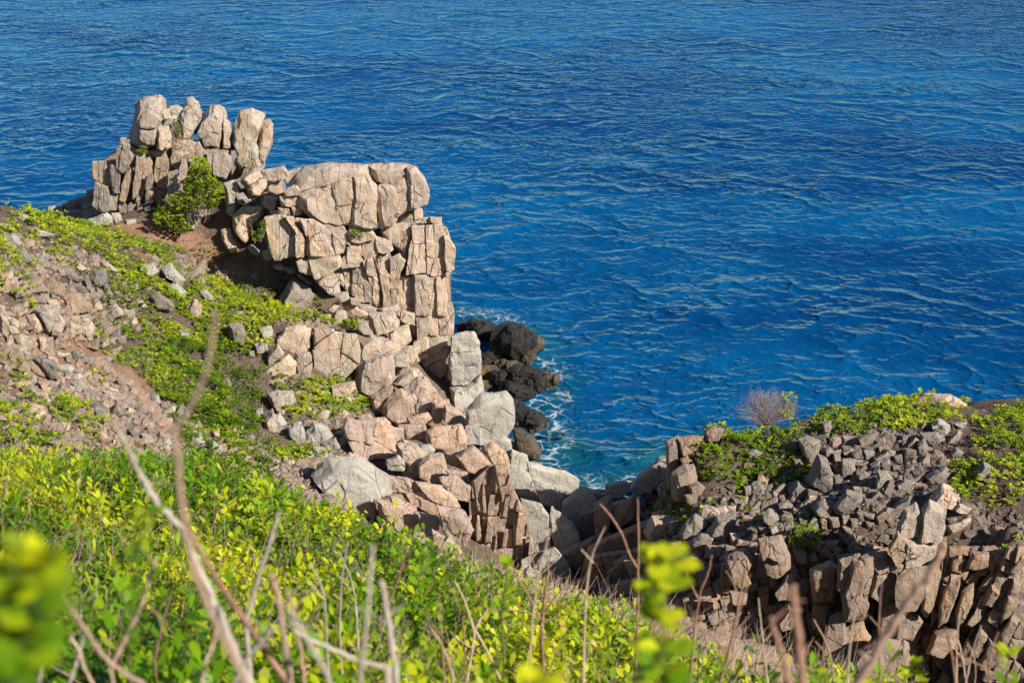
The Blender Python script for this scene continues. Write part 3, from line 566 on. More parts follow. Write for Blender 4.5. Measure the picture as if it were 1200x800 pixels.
# joints too small to trace: cracked blocks packed between the traced ones
def fill(region, w, h, ang, Yf, mat, parent, skip, name='block', keep=1.0, **kw):
    for q in fracture(region, w, h, ang):
        c = np.mean(q, 0)
        if rng.random() > keep or any(bool(inpoly(c[0], c[1], s)) for s in skip): continue
        rock(name, wiggle(q), Yf(*c) + rng.uniform(-.3, .3), mat, parent, fs=rng.uniform(.72, .86), fd=.45, gap=-.6, tilt=.35, **kw)
fill(fill_later[0], 14, 13, 20, lambda x, y: 53.4 - (y - 430) * .035, 'tan', tb, [])
fill([(690,650),(770,640),(850,665),(865,720),(850,800),(700,790)], 19, 22, -20, lambda x, y: min(41.5 - (x - 690) * .015, hit(x, y + 8)), 'brown', rw, [])
tr_ = [Z(*z10, q) for q, _ in PIL]
fill([(845,660),(930,640),(985,650),(985,800),(850,800)], 15, 19, -10, lambda x, y: min(36.4, hit(x, y + 8)), 'brown', rw, tr_, 'stone')
fill([(850,628),(900,640),(990,632),(1060,645),(1110,640),(1205,640),(1205,672),(1090,672),(850,672)], 13, 12, 20, lambda x, y: min(36.6, hit(x, y + 8)), 'brown', rw, tr_, 'stone', keep=.8)
fill([(1095,640),(1210,640),(1210,815),(1090,815)], 15, 28, 28, lambda x, y: min(35.4, hit(x, y + 8) - .2), 'brown', rw, tr_, 'column')
fill([(980,650),(1050,640),(1095,700),(1090,815),(980,815)], 18, 28, 8, lambda x, y: min(35.9, hit(x, y + 8)), 'brown', rw, tr_, 'column')

# ---------------------------------------------------------------- loose rocks, each a thing lying on the land
def loose(win, poly, mat, label=None, group=None, Y=None, name=None, **kw):
    q = wiggle(Z(*win, poly)); a = np.array(q); w = max(np.ptp(a[:, 0]), np.ptp(a[:, 1])); s = math.sqrt(area(q))
    if Y is None:
        cx = a[:, 0].mean(); by = a[:, 1].max() - .15 * np.ptp(a[:, 1]); Y = hit(cx, by); Y += .04 * s * Y / F
    kw.setdefault('fs', .66); kw.setdefault('fd', .5); kw.setdefault('tilt', .35)
    o = rock(name or ('boulder' if w > 16 else 'stone'), q, Y, mat, **kw)
    return tag(o, label or 'small angular stone lying among larger boulders', 'boulder' if w > 16 else 'stone', group)
z3 = (0, 240, 4); z11 = (0, 400, 4); z8 = (900, 440, 4)
G1, G2, G3 = 'loose rocks on the left slope', 'loose rocks on the right slope', 'rocks round the bush below the spires'
LOOSE = [
 # round the bush below the spires and left of the cap boulder
 (z1, [(395,680),(500,635),(525,655),(525,690),(470,705),(400,700)], 'grey', 'flat grey slab lying tilted at the left foot of the spires', G3),
 (z1, [(525,640),(560,640),(570,670),(545,695)], 'grey', None, G3), (z1, [(590,670),(635,670),(630,685),(595,690)], 'grey', None, G3), (z1, [(675,615),(705,605),(705,625),(680,635)], 'grey', None, G3),
 (z1, [(1050,500),(1110,485),(1125,520),(1100,590),(1060,600)], 'grey', 'upright pale boulder touching the right edge of the green bush below the spires', G3),
 (z1, [(1105,490),(1150,465),(1200,455),(1200,510),(1130,520)], 'tan', 'long pale boulder leaning at the foot of the rightmost spire', G3),
 (z1, [(1065,600),(1105,600),(1108,640),(1090,655),(1065,635)], 'tan', 'small square stone under the upright pale boulder beside the bush', G3),
 (z1, [(885,650),(925,640),(935,680),(910,715),(885,700)], 'tan', 'small sunlit upright stone at the lower edge of the bush below the spires', G3),
 (z1, [(930,630),(970,625),(955,655),(930,655)], 'tan', None, G3), (z1, [(960,645),(990,635),(985,670),(965,670)], 'tan', None, G3),
 (z2, [(85,165),(150,110),(188,100),(190,150),(115,195)], 'tan', 'smooth slanting boulder directly right of the spires, upper one of two', G3),
 (z2, [(120,205),(170,160),(220,165),(215,190),(170,235),(130,230)], 'tan', 'brown slanting boulder just below the smooth one right of the spires', G3),
 (z2, [(195,235),(260,250),(255,300),(235,310),(200,285)], 'tan', 'small square block with a pale top between spires and cap boulder', G3),
 (z2, [(65,230),(110,225),(150,245),(130,280),(70,270)], 'grey', 'low grey stone in dry litter left of the cap boulder', G3),
 (z2, [(60,340),(100,300),(190,290),(200,310),(160,330),(150,400),(110,460),(70,410)], 'tan', 'tall pale boulder behind the small green shrub, left of the ribbed slab', G3),
 (z2, [(0,400),(35,395),(85,470),(70,505),(40,500),(5,440)], 'tan', 'grooved sunlit stone on the bare slope below the bush', G3),
 (z2, [(190,500),(225,490),(240,520),(230,545),(200,530)], 'tan', 'small round stone at the foot of the ribbed slab', G3),
 (z2, [(120,480),(140,470),(180,490),(180,515),(150,510)], 'grey', None, G3),
 (z2, [(160,320),(190,315),(200,335),(170,345)], 'slate', None, G3), (z2, [(225,310),(290,300),(300,325),(240,330)], 'tan', None, G3),
 (z2, [(270,715),(340,630),(420,685),(430,700),(400,770),(360,800),(330,780)], 'slate', 'large dark-topped squared boulder standing alone on the upper green slope', G1),
 (z2, [(240,560),(290,560),(300,585),(250,580)], 'tan', None, G3), (z2, [(290,570),(340,575),(355,600),(310,600)], 'tan', None, G3),
 (z2, [(355,600),(420,640),(430,660),(400,650),(360,620)], 'tan', None, G3),
 # left crest
 (z3, [(115,112),(170,105),(255,140),(240,152),(140,130)], 'grey', 'flat pale rock set in the green mat on the far left crest', G1),
 (z3, [(0,150),(60,135),(100,180),(80,190),(0,190)], 'grey', 'pale flat rock at the left frame edge, in the green crest mat', G1),
 (z3, [(65,50),(100,40),(170,70),(100,75)], 'grey', 'low grey rock on the very skyline of the left crest', G1),
 (z3, [(0,90),(40,90),(55,115),(10,120)], 'grey', None, G1),
 (z3, [(70,210),(100,195),(150,260),(120,280),(80,260)], 'slate', 'slate grey wedge of rock on the left crest beneath the pale flat ones', G1),
 (z3, [(165,250),(200,230),(230,235),(220,265),(180,270)], 'grey', 'small pale rock at the lower edge of the left crest mat', G1),
 (z3, [(480,270),(510,275),(545,310),(520,320)], 'tan', None, G1), (z3, [(605,165),(640,160),(670,185),(630,183)], 'dirt', None, G1),
 (z3, [(650,290),(710,278),(745,310),(720,345),(690,320)], 'grey', 'pale lumpy rock in the middle of the upper mat, left of the grey pointed one', G1),
 (z3, [(760,300),(800,275),(865,350),(850,380),(770,330)], 'grey', 'grey pointed boulder on the upper slope near the bare path', G1),
 (z3, [(785,375),(830,370),(870,410),(860,430),(800,400)], 'grey', 'grey rock tucked under the pointed boulder near the path', G1),
 (z3, [(870,330),(950,345),(960,370),(900,350)], 'dirt', None, G1), (z3, [(930,275),(965,280),(970,305),(940,295)], 'dirt', None, G1),
 (z3, [(705,430),(740,415),(810,470),(800,500),(720,480)], 'slate', 'half buried grey boulder with a dark left side in the middle mat', G1),
 (z3, [(880,480),(910,440),(940,470),(935,530),(880,530)], 'tan', 'sunlit white-edged stone standing in the centre of the green mat', G1),
 (z3, [(930,400),(960,395),(1015,445),(980,450)], 'grey', 'thin pale stone lying in the mat above the sunlit standing one', G1),
 (z3, [(1070,560),(1130,560),(1148,610),(1140,665),(1090,650)], 'slate', 'rounded blue-grey boulder in the green mat left of the squared blocks', G1),
 (z3, [(840,595),(880,590),(885,620),(850,630)], 'grey', None, G1), (z3, [(900,635),(930,630),(925,650),(905,648)], 'grey', None, G1), (z3, [(675,380),(730,385),(735,398),(680,395)], 'dirt', None, G1),
 (z3, [(660,355),(690,355),(695,375),(670,378)], 'slate', None, G1), (z3, [(610,380),(640,370),(650,395),(620,400)], 'grey', None, G1), (z3, [(1110,500),(1135,500),(1135,520),(1115,520)], 'grey', None, G1),
 (z3, [(345,285),(370,278),(410,300),(380,312)], 'tan', None, G1),
 (z3, [(415,340),(440,310),(490,300),(500,350),(470,385),(440,375)], 'slate', 'slate grey rounded boulder among thin slabs in the upper left', G1),
 (z3, [(395,350),(415,345),(430,400),(410,410)], 'slate', None, G1), (z3, [(420,390),(480,430),(465,447),(430,440)], 'slate', None, G1), (z3, [(455,390),(500,430),(490,445),(450,412)], 'slate', None, G1), (z3, [(480,370),(510,375),(520,410),(495,415)], 'slate', None, G1),
 (z3, [(510,445),(540,450),(550,480),(520,485)], 'slate', None, G1), (z3, [(485,530),(510,515),(530,540),(510,565)], 'slate', None, G1),
 (z3, [(0,390),(30,340),(50,360),(55,405),(20,410)], 'dirt', 'pointed orange-brown rock at the left frame edge, mid height', G1),
 (z3, [(190,370),(240,340),(300,390),(300,430),(285,437),(200,405)], 'dirt', 'large brown boulder with an orange sunlit right face at upper left', G1),
 (z3, [(275,300),(330,310),(385,345),(370,360),(320,345)], 'slate', None, G1), (z3, [(130,350),(190,345),(200,375),(150,385)], 'dirt', None, G1), (z3, [(270,300),(300,300),(305,330),(280,330)], 'dirt', None, G1), (z3, [(140,430),(210,430),(215,455),(150,458)], 'dirt', None, G1), (z3, [(215,440),(260,445),(275,480),(230,470)], 'tan', None, G1),
 (z3, [(300,430),(370,422),(430,468),(420,500),(360,512),(310,485)], 'dirt', 'brown boulder with bright right edge right above the egg-shaped cracked cluster', G1),
 (z3, [(395,490),(430,475),(450,500),(430,520),(400,510)], 'dirt', None, G1),
 (z3, [(0,510),(30,530),(60,600),(20,622),(0,605)], 'tan', 'rounded pale boulder cut by the left frame edge', G1), (z3, [(30,520),(95,550),(90,572),(50,560)], 'tan', 'long smooth stone lying against the boulder at the left frame edge', G1),
 (z3, [(0,470),(20,480),(25,510),(0,515)], 'tan', None, G1), (z3, [(45,565),(80,570),(90,600),(65,600)], 'tan', None, G1),
 (z3, [(70,620),(100,610),(160,640),(140,680),(100,672)], 'tan', 'pale squat boulder below the egg-shaped cracked cluster', G1),
 (z3, [(330,525),(370,520),(375,550),(320,555)], 'tan', None, G1), (z3, [(375,520),(420,510),(425,550),(380,560)], 'tan', None, G1),
 (z3, [(275,612),(330,550),(380,570),(378,600),(320,642)], 'tan', 'cube-like sunlit boulder with a crack, right of the egg-shaped cluster', G1),
 (z3, [(385,560),(430,550),(445,580),(432,645),(388,635)], 'tan', 'tall square orange-lit stone at the right end of the left boulder row', G1),
 (z3, [(435,540),(455,530),(465,555),(445,580)], 'dirt', None, G1), (z3, [(215,625),(250,620),(252,700),(218,692)], 'pink', 'narrow upright split stone below the cracked cluster', G1), (z3, [(185,620),(212,625),(210,690),(190,680)], 'tan', None, G1), (z3, [(255,640),(300,650),(310,670),(260,668)], 'dirt', None, G1),
 # rubble chute
 (z11, [(72,125),(110,95),(140,110),(145,150),(100,140)], 'dirt', 'brown wedge stone at the top left of the rubble chute', G1), (z11, [(130,100),(150,92),(222,155),(215,167),(160,142)], 'dirt', 'thin slab leaning on a dark block at the top of the rubble chute', G1),
 (z11, [(160,80),(185,70),(260,100),(262,170),(240,187),(215,150)], 'slate', 'dark squared block at the top of the rubble chute', G1), (z11, [(410,90),(450,80),(510,100),(520,140),(500,155),(430,120)], 'dirt', 'long brown block bordering the green mat at the head of the rubble chute', G1),
 (z11, [(180,190),(220,185),(242,220),(235,247),(200,222)], 'pink', 'pinkish flat stone in the upper rubble chute', G1), (z11, [(95,215),(150,203),(175,230),(165,250),(110,240)], 'slate', 'slate blue stone above the pale yellow-green mat at left', G1),
 (z11, [(260,110),(320,120),(340,150),(290,150)], 'grey', None, G1), (z11, [(330,160),(370,150),(400,175),(340,180)], 'grey', None, G1), (z11, [(325,190),(370,180),(402,192),(385,222),(340,215)], 'grey', 'oval pale stone resting in mid rubble chute', G1),
 (z11, [(260,165),(290,165),(285,210),(262,205)], 'dirt', None, G1), (z11, [(160,240),(220,240),(230,275),(180,280)], 'pink', None, G1), (z11, [(480,225),(520,240),(550,275),(510,270)], 'pink', None, G1), (z11, [(550,180),(580,175),(585,230),(560,220)], 'slate', None, G1), (z11, [(585,165),(615,165),(620,195),(595,195)], 'slate', None, G1),
 (z11, [(420,300),(450,290),(512,318),(520,375),(480,385)], 'slate', 'blue-grey boulder with a pale right half low in the rubble chute', G1), (z11, [(520,315),(550,280),(582,340),(540,365)], 'slate', 'dark upright block beside the pale-sided one low in the chute', G1),
 (z11, [(465,285),(520,275),(530,310),(500,310)], 'pink', None, G1), (z11, [(570,280),(620,290),(630,310),(590,322)], 'slate', None, G1), (z11, [(630,315),(660,305),(677,330),(650,348)], 'slate', None, G1),
 (z11, [(710,260),(740,248),(757,290),(720,292)], 'grey', 'grey stone standing where the chute meets the dark green mat', G1), (z11, [(680,275),(705,270),(708,300),(685,302)], 'dirt', None, G1), (z11, [(750,285),(795,280),(790,305),(755,308)], 'dirt', None, G1),
 (z11, [(750,330),(810,300),(832,320),(800,352)], 'grey', None, G1), (z11, [(798,362),(845,300),(862,332),(830,377)], 'slate', 'dark curved stone seen through the fork of the near twig', G1), (z11, [(450,420),(490,400),(505,450),(480,480),(450,462)], 'pink', 'orange-pink stone just above the near bushes at left', G1),
 (z11, [(600,410),(630,398),(655,420),(640,462)], 'slate', None, G1), (z11, [(905,392),(930,370),(952,400),(930,422)], 'dirt', None, G1), (z11, [(1000,425),(1025,420),(1028,450),(1010,467)], 'pink', None, G1), (z11, [(740,460),(790,450),(812,482),(760,492)], 'grey', None, G1), (z11, [(660,430),(710,440),(720,470),(670,465)], 'grey', None, G1),
 (z11, [(980,505),(1000,470),(1047,510),(1030,542),(990,532)], 'grey', 'pale stone among pink straw right of the near twig', G1), (z11, [(880,455),(940,445),(960,475),(900,480)], 'grey', None, G1),
 (z4, [(175,180),(230,170),(235,210),(200,237),(180,210)], 'grey', None, G1), (z4, [(150,250),(210,250),(215,282),(170,302)], 'grey', None, G1), (z4, [(125,290),(150,285),(150,310),(130,315)], 'grey', None, G1),
 (z4, [(212,480),(330,475),(345,520),(280,582),(255,570)], 'tan', 'pale flat-topped wedge of rock below the squared blocks, ringed by green', G1), (z4, [(195,612),(235,555),(250,600),(245,672),(215,672)], 'tan', 'left half of a split pale stone below the flat-topped wedge', G1), (z4, [(240,592),(270,580),(302,625),(270,675),(240,672)], 'grey', 'right half of a split pale stone below the flat-topped wedge', G1), (z4, [(160,560),(190,550),(195,600),(165,602)], 'grey', None, G1),
 (z4, [(316,640),(370,620),(390,690),(360,718),(320,680)], 'grey', 'left stone of the pale cluster in dead litter', G1), (z4, [(388,672),(430,620),(490,640),(522,680),(450,722),(400,715)], 'grey', 'rounded cracked stone of the pale cluster, biggest of it', G1), (z4, [(470,720),(530,688),(550,740),(500,772)], 'grey', 'lower right stone of the pale cluster', G1), (z4, [(430,735),(480,735),(502,782),(460,787)], 'grey', 'narrow bottom stone of the pale cluster', G1), (z4, [(385,765),(420,755),(460,790),(400,797)], 'grey', None, G1),
 (z4, [(0,420),(30,410),(45,450),(20,470)], 'slate', None, G1),
 (z6, [(150,480),(190,455),(250,455),(262,490),(215,515),(160,500)], 'grey', 'pale stone poking out of the near green leaves', G1),
 # right slope
 (z8, [(635,133),(700,97),(770,85),(860,90),(875,115),(830,140),(760,128),(690,128)], 'pink', 'big smooth rounded brown boulder on the skyline of the right hill', G2), (z8, [(825,135),(870,100),(930,135),(925,148),(870,158)], 'pink', 'orange-brown shoulder stone just right of the big skyline boulder', G2),
 (z8, [(935,202),(950,175),(1010,165),(1045,200),(1000,217)], 'grey', 'pale flat-topped stone in green at the right crest', G2), (z8, [(765,230),(800,205),(850,230),(845,270),(800,282)], 'grey', 'grey boulder on the lower rim of the crest mat, right hill', G2), (z8, [(865,225),(930,218),(912,252)], 'grey', None, G2),
 (z8, [(830,322),(890,256),(905,270),(880,327)], 'slate', 'thin leaning grey slab under the crest mat', G2), (z8, [(715,270),(790,268),(827,300),(780,327),(720,302)], 'slate', 'dark oval rock left of the thin leaning slab', G2), (z8, [(650,325),(690,290),(705,300),(692,352),(660,347)], 'slate', 'small pointed pale rock left of the dark oval one', G2), (z8, [(700,320),(730,298),(752,340),(720,382),(700,370)], 'slate', 'blue-grey upright rock below the dark oval one', G2),
 (z8, [(850,372),(880,335),(917,360),(900,387)], 'slate', 'pale blue-grey stone alone on dry litter under the crest mat', G2), (z8, [(145,300),(180,290),(240,310),(235,370),(190,422),(165,370)], 'slate', 'tall pinkish boulder standing above the triangular slab', G2), (z8, [(50,382),(80,350),(115,360),(60,388)], 'slate', None, G2),
 (z8, [(185,480),(235,370),(270,390),(300,480),(307,550),(250,547),(190,510)], 'slate', 'large triangular upright slab on the upper right slope', G2), (z8, [(115,390),(160,380),(150,430),(120,425)], 'slate', None, G2),
 (z8, [(270,345),(290,335),(305,360),(290,395),(272,380)], 'slate', None, G2), (z8, [(305,365),(340,360),(345,400),(310,405)], 'slate', None, G2), (z8, [(350,357),(390,342),(417,365),(380,387)], 'slate', 'small flat-topped square stone upper right of the triangular slab', G2), (z8, [(305,422),(330,410),(352,472),(320,452)], 'slate', None, G2), (z8, [(350,390),(400,398),(407,440),(360,482),(345,440)], 'slate', None, G2), (z8, [(308,470),(335,465),(345,520),(315,530)], 'slate', None, G2),
 (z8, [(415,457),(450,445),(492,470),(460,497),(420,487)], 'slate', 'rounded tan stone in the middle of the grey rubble', G2), (z8, [(505,525),(520,450),(550,445),(582,480),(560,532),(520,537)], 'slate', 'dark upright block in the middle of the grey rubble', G2), (z8, [(495,387),(560,355),(567,375),(530,412),(500,412)], 'slate', 'grey slab tilted up to the right in the upper rubble', G2), (z8, [(605,512),(640,485),(692,500),(660,532),(610,542)], 'slate', 'tan lying stone left of the dark blade-like rock', G2),
 (z8, [(740,472),(830,428),(852,455),(820,500),(760,507)], 'slate', 'dark blade-like rock leaning above the orange pillar', G2), (z8, [(645,440),(680,425),(690,460),(650,475)], 'slate', None, G2), (z8, [(500,300),(545,290),(550,325),(510,335)], 'slate', None, G2), (z8, [(450,350),(500,355),(490,390),(455,390)], 'slate', None, G2),
 (z8, [(765,572),(820,503),(892,560),(900,602),(870,622),(780,592)], 'tan', 'pale wedge-shaped boulder lying on top right of the orange pillar', G2), (z8, [(868,622),(895,600),(952,622),(930,647),(890,642)], 'tan', 'low brown stone against the wedge-shaped boulder', G2), (z8, [(968,452),(1010,405),(1082,445),(1050,512),(1010,490),(975,480)], 'slate', 'rock with a pale top and orange right side in the right hand mat', G2),
 (z8, [(255,222),(290,210),(302,240),(290,290),(260,282)], 'slate', 'upright grey stone in the green near the dry bush', G2), (z8, [(100,532),(140,495),(192,520),(185,572),(110,577)], 'slate', 'cracked rounded boulder left below the triangular slab', G2), (z8, [(160,602),(195,565),(232,570),(200,617)], 'tan', None, G2),
 (z8, [(305,622),(370,538),(442,560),(432,590),(350,655)], 'slate', 'slanting brown-grey boulder below the triangular slab', G2), (z8, [(210,617),(260,583),(312,600),(290,667),(230,652)], 'slate', 'rounded boulder left of the slanting brown-grey one', G2), (z8, [(50,602),(90,585),(127,620),(90,642),(55,632)], 'slate', None, G2), (z8, [(0,732),(60,690),(77,710),(50,747)], 'slate', None, G2), (z8, [(75,700),(110,680),(120,710),(85,725)], 'slate', None, G2), (z8, [(0,650),(40,640),(50,675),(10,680)], 'slate', None, G2),
 (z8, [(540,682),(600,600),(682,555),(680,590),(620,650),(570,702)], 'slate', 'long blue-grey slab sloping down left of the orange pillar', G2), (z8, [(500,660),(560,620),(590,625),(540,680),(510,700)], 'brown', 'brown slab alongside the long blue-grey one', G2), (z8, [(830,702),(945,658),(952,677),(860,742)], 'tan', 'thin flat slab jutting out right of the orange pillar', G2), (z8, [(835,670),(880,660),(890,680),(845,690)], 'slate', None, G2),
 (z8, [(590,375),(625,370),(628,405),(595,408)], 'slate', None, G2), (z8, [(420,640),(460,640),(455,680),(425,680)], 'slate', None, G2), (z8, [(350,660),(380,655),(382,695),(352,695)], 'slate', None, G2), (z8, [(385,670),(420,670),(420,720),(390,725)], 'slate', None, G2),
 (z3b, [(940,395),(980,385),(1015,405),(985,425),(945,425)], 'slate', None, G2), (z3b, [(1150,560),(1200,540),(1200,620),(1160,610)], 'slate', None, G2), (z3b, [(1090,640),(1130,625),(1165,655),(1120,685),(1095,670)], 'slate', 'small pale brown boulder beside green shoots in the left of the rubble', G2), (z3b, [(965,545),(1000,530),(1030,570),(1000,600),(965,590)], 'slate', 'pointed grey stone of a pair below the middle mat on the right hill', G2), (z3b, [(930,560),(960,555),(970,600),(935,605)], 'slate', 'square grey stone of a pair below the middle mat on the right hill', G2), (z3b, [(870,610),(945,605),(950,635),(890,640)], 'slate', 'flat stone under the pair of grey stones on the right hill', G2),
 (z3b, [(1010,680),(1050,665),(1095,710),(1060,740),(1015,720)], 'slate', 'dark rounded stone amid small rubble in the left of the right slope', G2), (z3b, [(1045,750),(1100,730),(1120,760),(1060,785)], 'tan', None, G2), (z3b, [(1120,730),(1150,720),(1160,750),(1125,760)], 'slate', None, G2), (z3b, [(960,670),(995,665),(1000,700),(965,700)], 'slate', None, G2),
 (z3b, [(460,770),(495,698),(605,706),(600,750),(560,800),(470,800)], 'tan', 'pale flat-topped boulder at the left end of the right hill, over the gully', G2), (z3b, [(622,775),(700,688),(757,738),(690,800),(630,805)], 'slate', 'slanting tan boulder below the small green mat, left of its bigger neighbour', G2), (z3b, [(750,782),(800,700),(882,680),(887,732),(830,802),(770,805)], 'slate', 'large cracked tan boulder below the small green mat', G2), (z3b, [(740,710),(790,690),(810,700),(770,740)], 'slate', None, G2),
 (z9, [(690,252),(740,220),(792,230),(760,287),(710,282)], 'slate', 'boulder wedged below the two slanting tan ones', G2), (z9, [(835,322),(885,278),(937,330),(900,377),(858,375)], 'brown', 'brown boulder with a lit front, high on the shaded gully wall', G2), (z10, [(165,242),(200,230),(210,235),(215,340),(185,350),(170,300)], 'brown', 'left half of the split boulder over the hollow', G2), (z10, [(208,232),(250,225),(285,300),(270,370),(225,385),(210,340)], 'brown', 'right half of the split boulder over the hollow', G2),
]
TONE = {'grey': 'pale grey', 'tan': 'beige', 'slate': 'dark grey', 'dirt': 'rusty brown', 'pink': 'pinkish', 'brown': 'brown'}
def short(l):
    for c in (',', ' with ', ' on ', ' in ', ' at ', ' above ', ' below ', ' beside ', ' cut ', ' resting', ' poking', ' lying', ' set ', ' touching', ' standing', ' left of', ' right of', ' between', ' behind', ' under ', ' against', ' amid', ' seen', ' just', ' where', ' near ', ' tucked', ' growing', ' jutting', ' high ', ' low ', ' of ', ' over ', ' over', ' alongside', ' directly', ' alone', ' wedged', ' leaning at', ' sloping', ' bordering', ' right above', ' by '):
        i = l.find(c)
        if i > 8: l = l[:i]
    return l
CEN = [(np.mean(Z(*w, q), 0), lab, g) for w, q, m, lab, g in LOOSE]; SEEN = set()
def relabel(c, q, m, g):
    a = np.array(q); w, h = np.ptp(a[:, 0]), np.ptp(a[:, 1]); form = 'flat' if w > 1.6 * h else 'upright' if h > 1.3 * w else 'blocky' if len(q) < 5 else 'rounded'
    near = sorted([(math.dist(c, o[0]), o) for o in CEN if o[1] and o[2] == g], key=lambda t: t[0])
    for d, o in near[:6]:
        dx, dy = c[0] - o[0][0], c[1] - o[0][1]; di = ('right of' if dx > 0 else 'left of') if abs(dx) > abs(dy) else ('below' if dy > 0 else 'above')
        l = 'small %s %s stone %s the %s' % (form, TONE[m], di, short(o[1]))
        if l not in SEEN and len(l.split()) < 17: SEEN.add(l); return l
    return l
for i, (w, q, m, lab, g) in enumerate(LOOSE):
    near_spire = w[:2] in ((0, 90), (260, 170)) and g == G3 and (CEN[i][0][1] < 224)
    loose(w, q, m, lab or relabel(CEN[i][0], Z(*w, q), m, g), g, Y=62.8 if near_spire else 46.4 if lab and ('skyline' in lab and g == G2 or 'shoulder' in lab) or lab and 'right crest' in lab and g == G2 else None)
def pile(name, label, regs, w, h, mats, keep, seed, group=None):
    r = random.Random(seed); c0 = np.mean([p for q in regs for p in q], 0); t = outcrop(name, label, 'rock pile', P(c0[0], c0[1], hit(*c0)), group)
    taken = [Z(*w_, q_) for w_, q_, *_ in LOOSE]
    for reg in regs:
        for q in fracture(reg, w, h, r.uniform(-20, 20), r):
            c = np.mean(q, 0)
            if r.random() > keep or any(math.dist(c, np.mean(k_, 0)) < 40 and bool(inpoly(c[0], c[1], k_)) for k_ in taken): continue
            a = R(r.uniform(-25, 25)); sc1 = r.uniform(.8, 1.15); q = [(c[0] + ((x - c[0]) * math.cos(a) - (y - c[1]) * math.sin(a)) * sc1, c[1] + ((x - c[0]) * math.sin(a) + (y - c[1]) * math.cos(a)) * sc1) for x, y in q]
            rock('stone', wiggle(q), hit(c[0], c[1] + h * .35) + r.uniform(-.05, .15), r.choice(mats), t, fs=r.uniform(.6, .8), fd=r.uniform(.3, .5), tilt=.5, gap=.3, lv=2)
pile('rock_pile', 'pile of angular tan and rusty rocks along the far left edge', [[(-10,312),(60,325),(150,350),(165,385),(130,425),(60,425),(-10,400)]], 15, 12, ['dirt', 'tan', 'slate', 'pink', 'dirt'], .62, 1)
pile('rock_pile', 'tongue of tumbled pinkish stones running down the rubble chute', [[(10,425),(110,432),(200,475),(270,510),(330,540),(320,560),(250,560),(130,520),(40,465)]], 13, 9, ['dirt', 'tan', 'slate', 'pink', 'pink'], .5, 2)
pile('rock_pile', 'jumble of grey angular rocks in the middle of the right slope', [[(945,535),(975,512),(1060,508),(1100,530),(1085,570),(1040,600),(1000,640),(900,640),(860,600)]], 15, 12, ['slate', 'slate', 'brown', 'scree', 'scree'], .6, 3)
pile('rock_pile', 'band of brown broken rocks along the lower left of the right slope', [[(755,600),(880,590),(900,660),(860,680),(780,660)],[(700,585),(780,560),(790,600),(720,640)]], 17, 13, ['slate', 'brown', 'tan', 'brown'], .6, 4)
# the cracked egg-shaped boulder on the left: one thing, split into shells
eg = outcrop('cracked_boulder', 'egg-shaped pale boulder split into curved shells, at the left among brown boulders', 'boulder', P(45, 388, hit(45, 388)), G1)
ye = hit(45, 392) + .2
blocks(z3, eg, ye, 'tan', [[(165,490),(200,470),(270,490),(277,530),(222,600),(205,560)],[(130,520),(165,508),(207,580),(190,602),(150,580)],[(90,580),(130,560),(155,600),(110,612)],[(240,555),(280,520),(300,550),(280,617),(230,602)],[(120,545),(140,540),(160,590),(135,580)]], nm='shell', fs=.72, fd=.45, dz=.06)
# smooth slab in front of the gully, near the camera
nb = rock('boulder', [(800,742),(826,736),(870,752),(912,757),(930,770),(932,790),(885,800),(840,790),(800,775)], 13.2, 'brown', fs=.7, fd=.5, bd=1.2, chip=.2, amp=.5, round_=.4)
tag(nb, 'smooth brown boulder behind the near plants, low at right of centre', 'boulder')
nb = rock('boulder', [(688,722),(700,716),(740,728),(738,740),(700,744)], 12.6, 'tan', fs=.7, fd=.5, chip=.3, round_=.4)
tag(nb, 'low pale stone among the near green leaves, left of the smooth brown boulder', 'boulder')
nb = rock('boulder', [(640,706),(662,700),(690,722),(700,748),(660,744),(644,726)], 13.0, 'pink', fs=.7, fd=.5, chip=.3, round_=.4)
tag(nb, 'pale pink stone at the edge of the near bushes, left of the low pale one', 'boulder')

# small rubble: hundreds of stones as things, the finest as gravel
def pebble_mesh(k, bev=True):
    r = random.Random(k); V = []
    for _ in range(11):
        v = Vector((r.gauss(0, 1), r.gauss(0, 1), r.gauss(0, 1))).normalized(); V.append((v.x * r.uniform(.8, 1), v.y * r.uniform(.6, .95), v.z * r.uniform(.45, .8)))
    bm = bmesh.new()
    for v in V: bm.verts.new(v)
    bmesh.ops.convex_hull(bm, input=bm.verts)
    bmesh.ops.delete(bm, geom=[v for v in bm.verts if not v.link_faces], context='VERTS')
    if bev: bmesh.ops.bevel(bm, geom=bm.edges[:], offset=.07, segments=1, affect='EDGES', clamp_overlap=True)
    bmesh.ops.triangulate(bm, faces=bm.faces[:]); bm.verts.index_update()
    V = np.array([v.co[:] for v in bm.verts]); T = np.array([[v.index for v in f.verts] for f in bm.faces]); bm.free(); return V, T
PEB = [pebble_mesh(k) for k in range(14)]
RUB_L = [[(300,540),(380,550),(420,600),(330,610)],[(320,440),(420,450),(440,480),(400,500),(330,470)],[(0,270),(120,300),(160,340),(0,345)],[(110,420),(330,560),(300,590),(150,540),(0,520),(0,460)],[(40,425),(110,430),(200,470),(270,505),(330,530),(330,550),(250,560),(130,525),(60,470)],[(0,340),(60,325),(150,330),(170,365),(120,400),(20,420),(0,420)],[(0,380),(60,400),(60,440),(0,470)],[(170,280),(300,330),(290,345),(180,320)],[(330,345),(460,400),(430,420),(330,380)],[(370,490),(440,500),(410,560),(330,540)],[(330,200),(350,300),(270,270),(280,220)]]
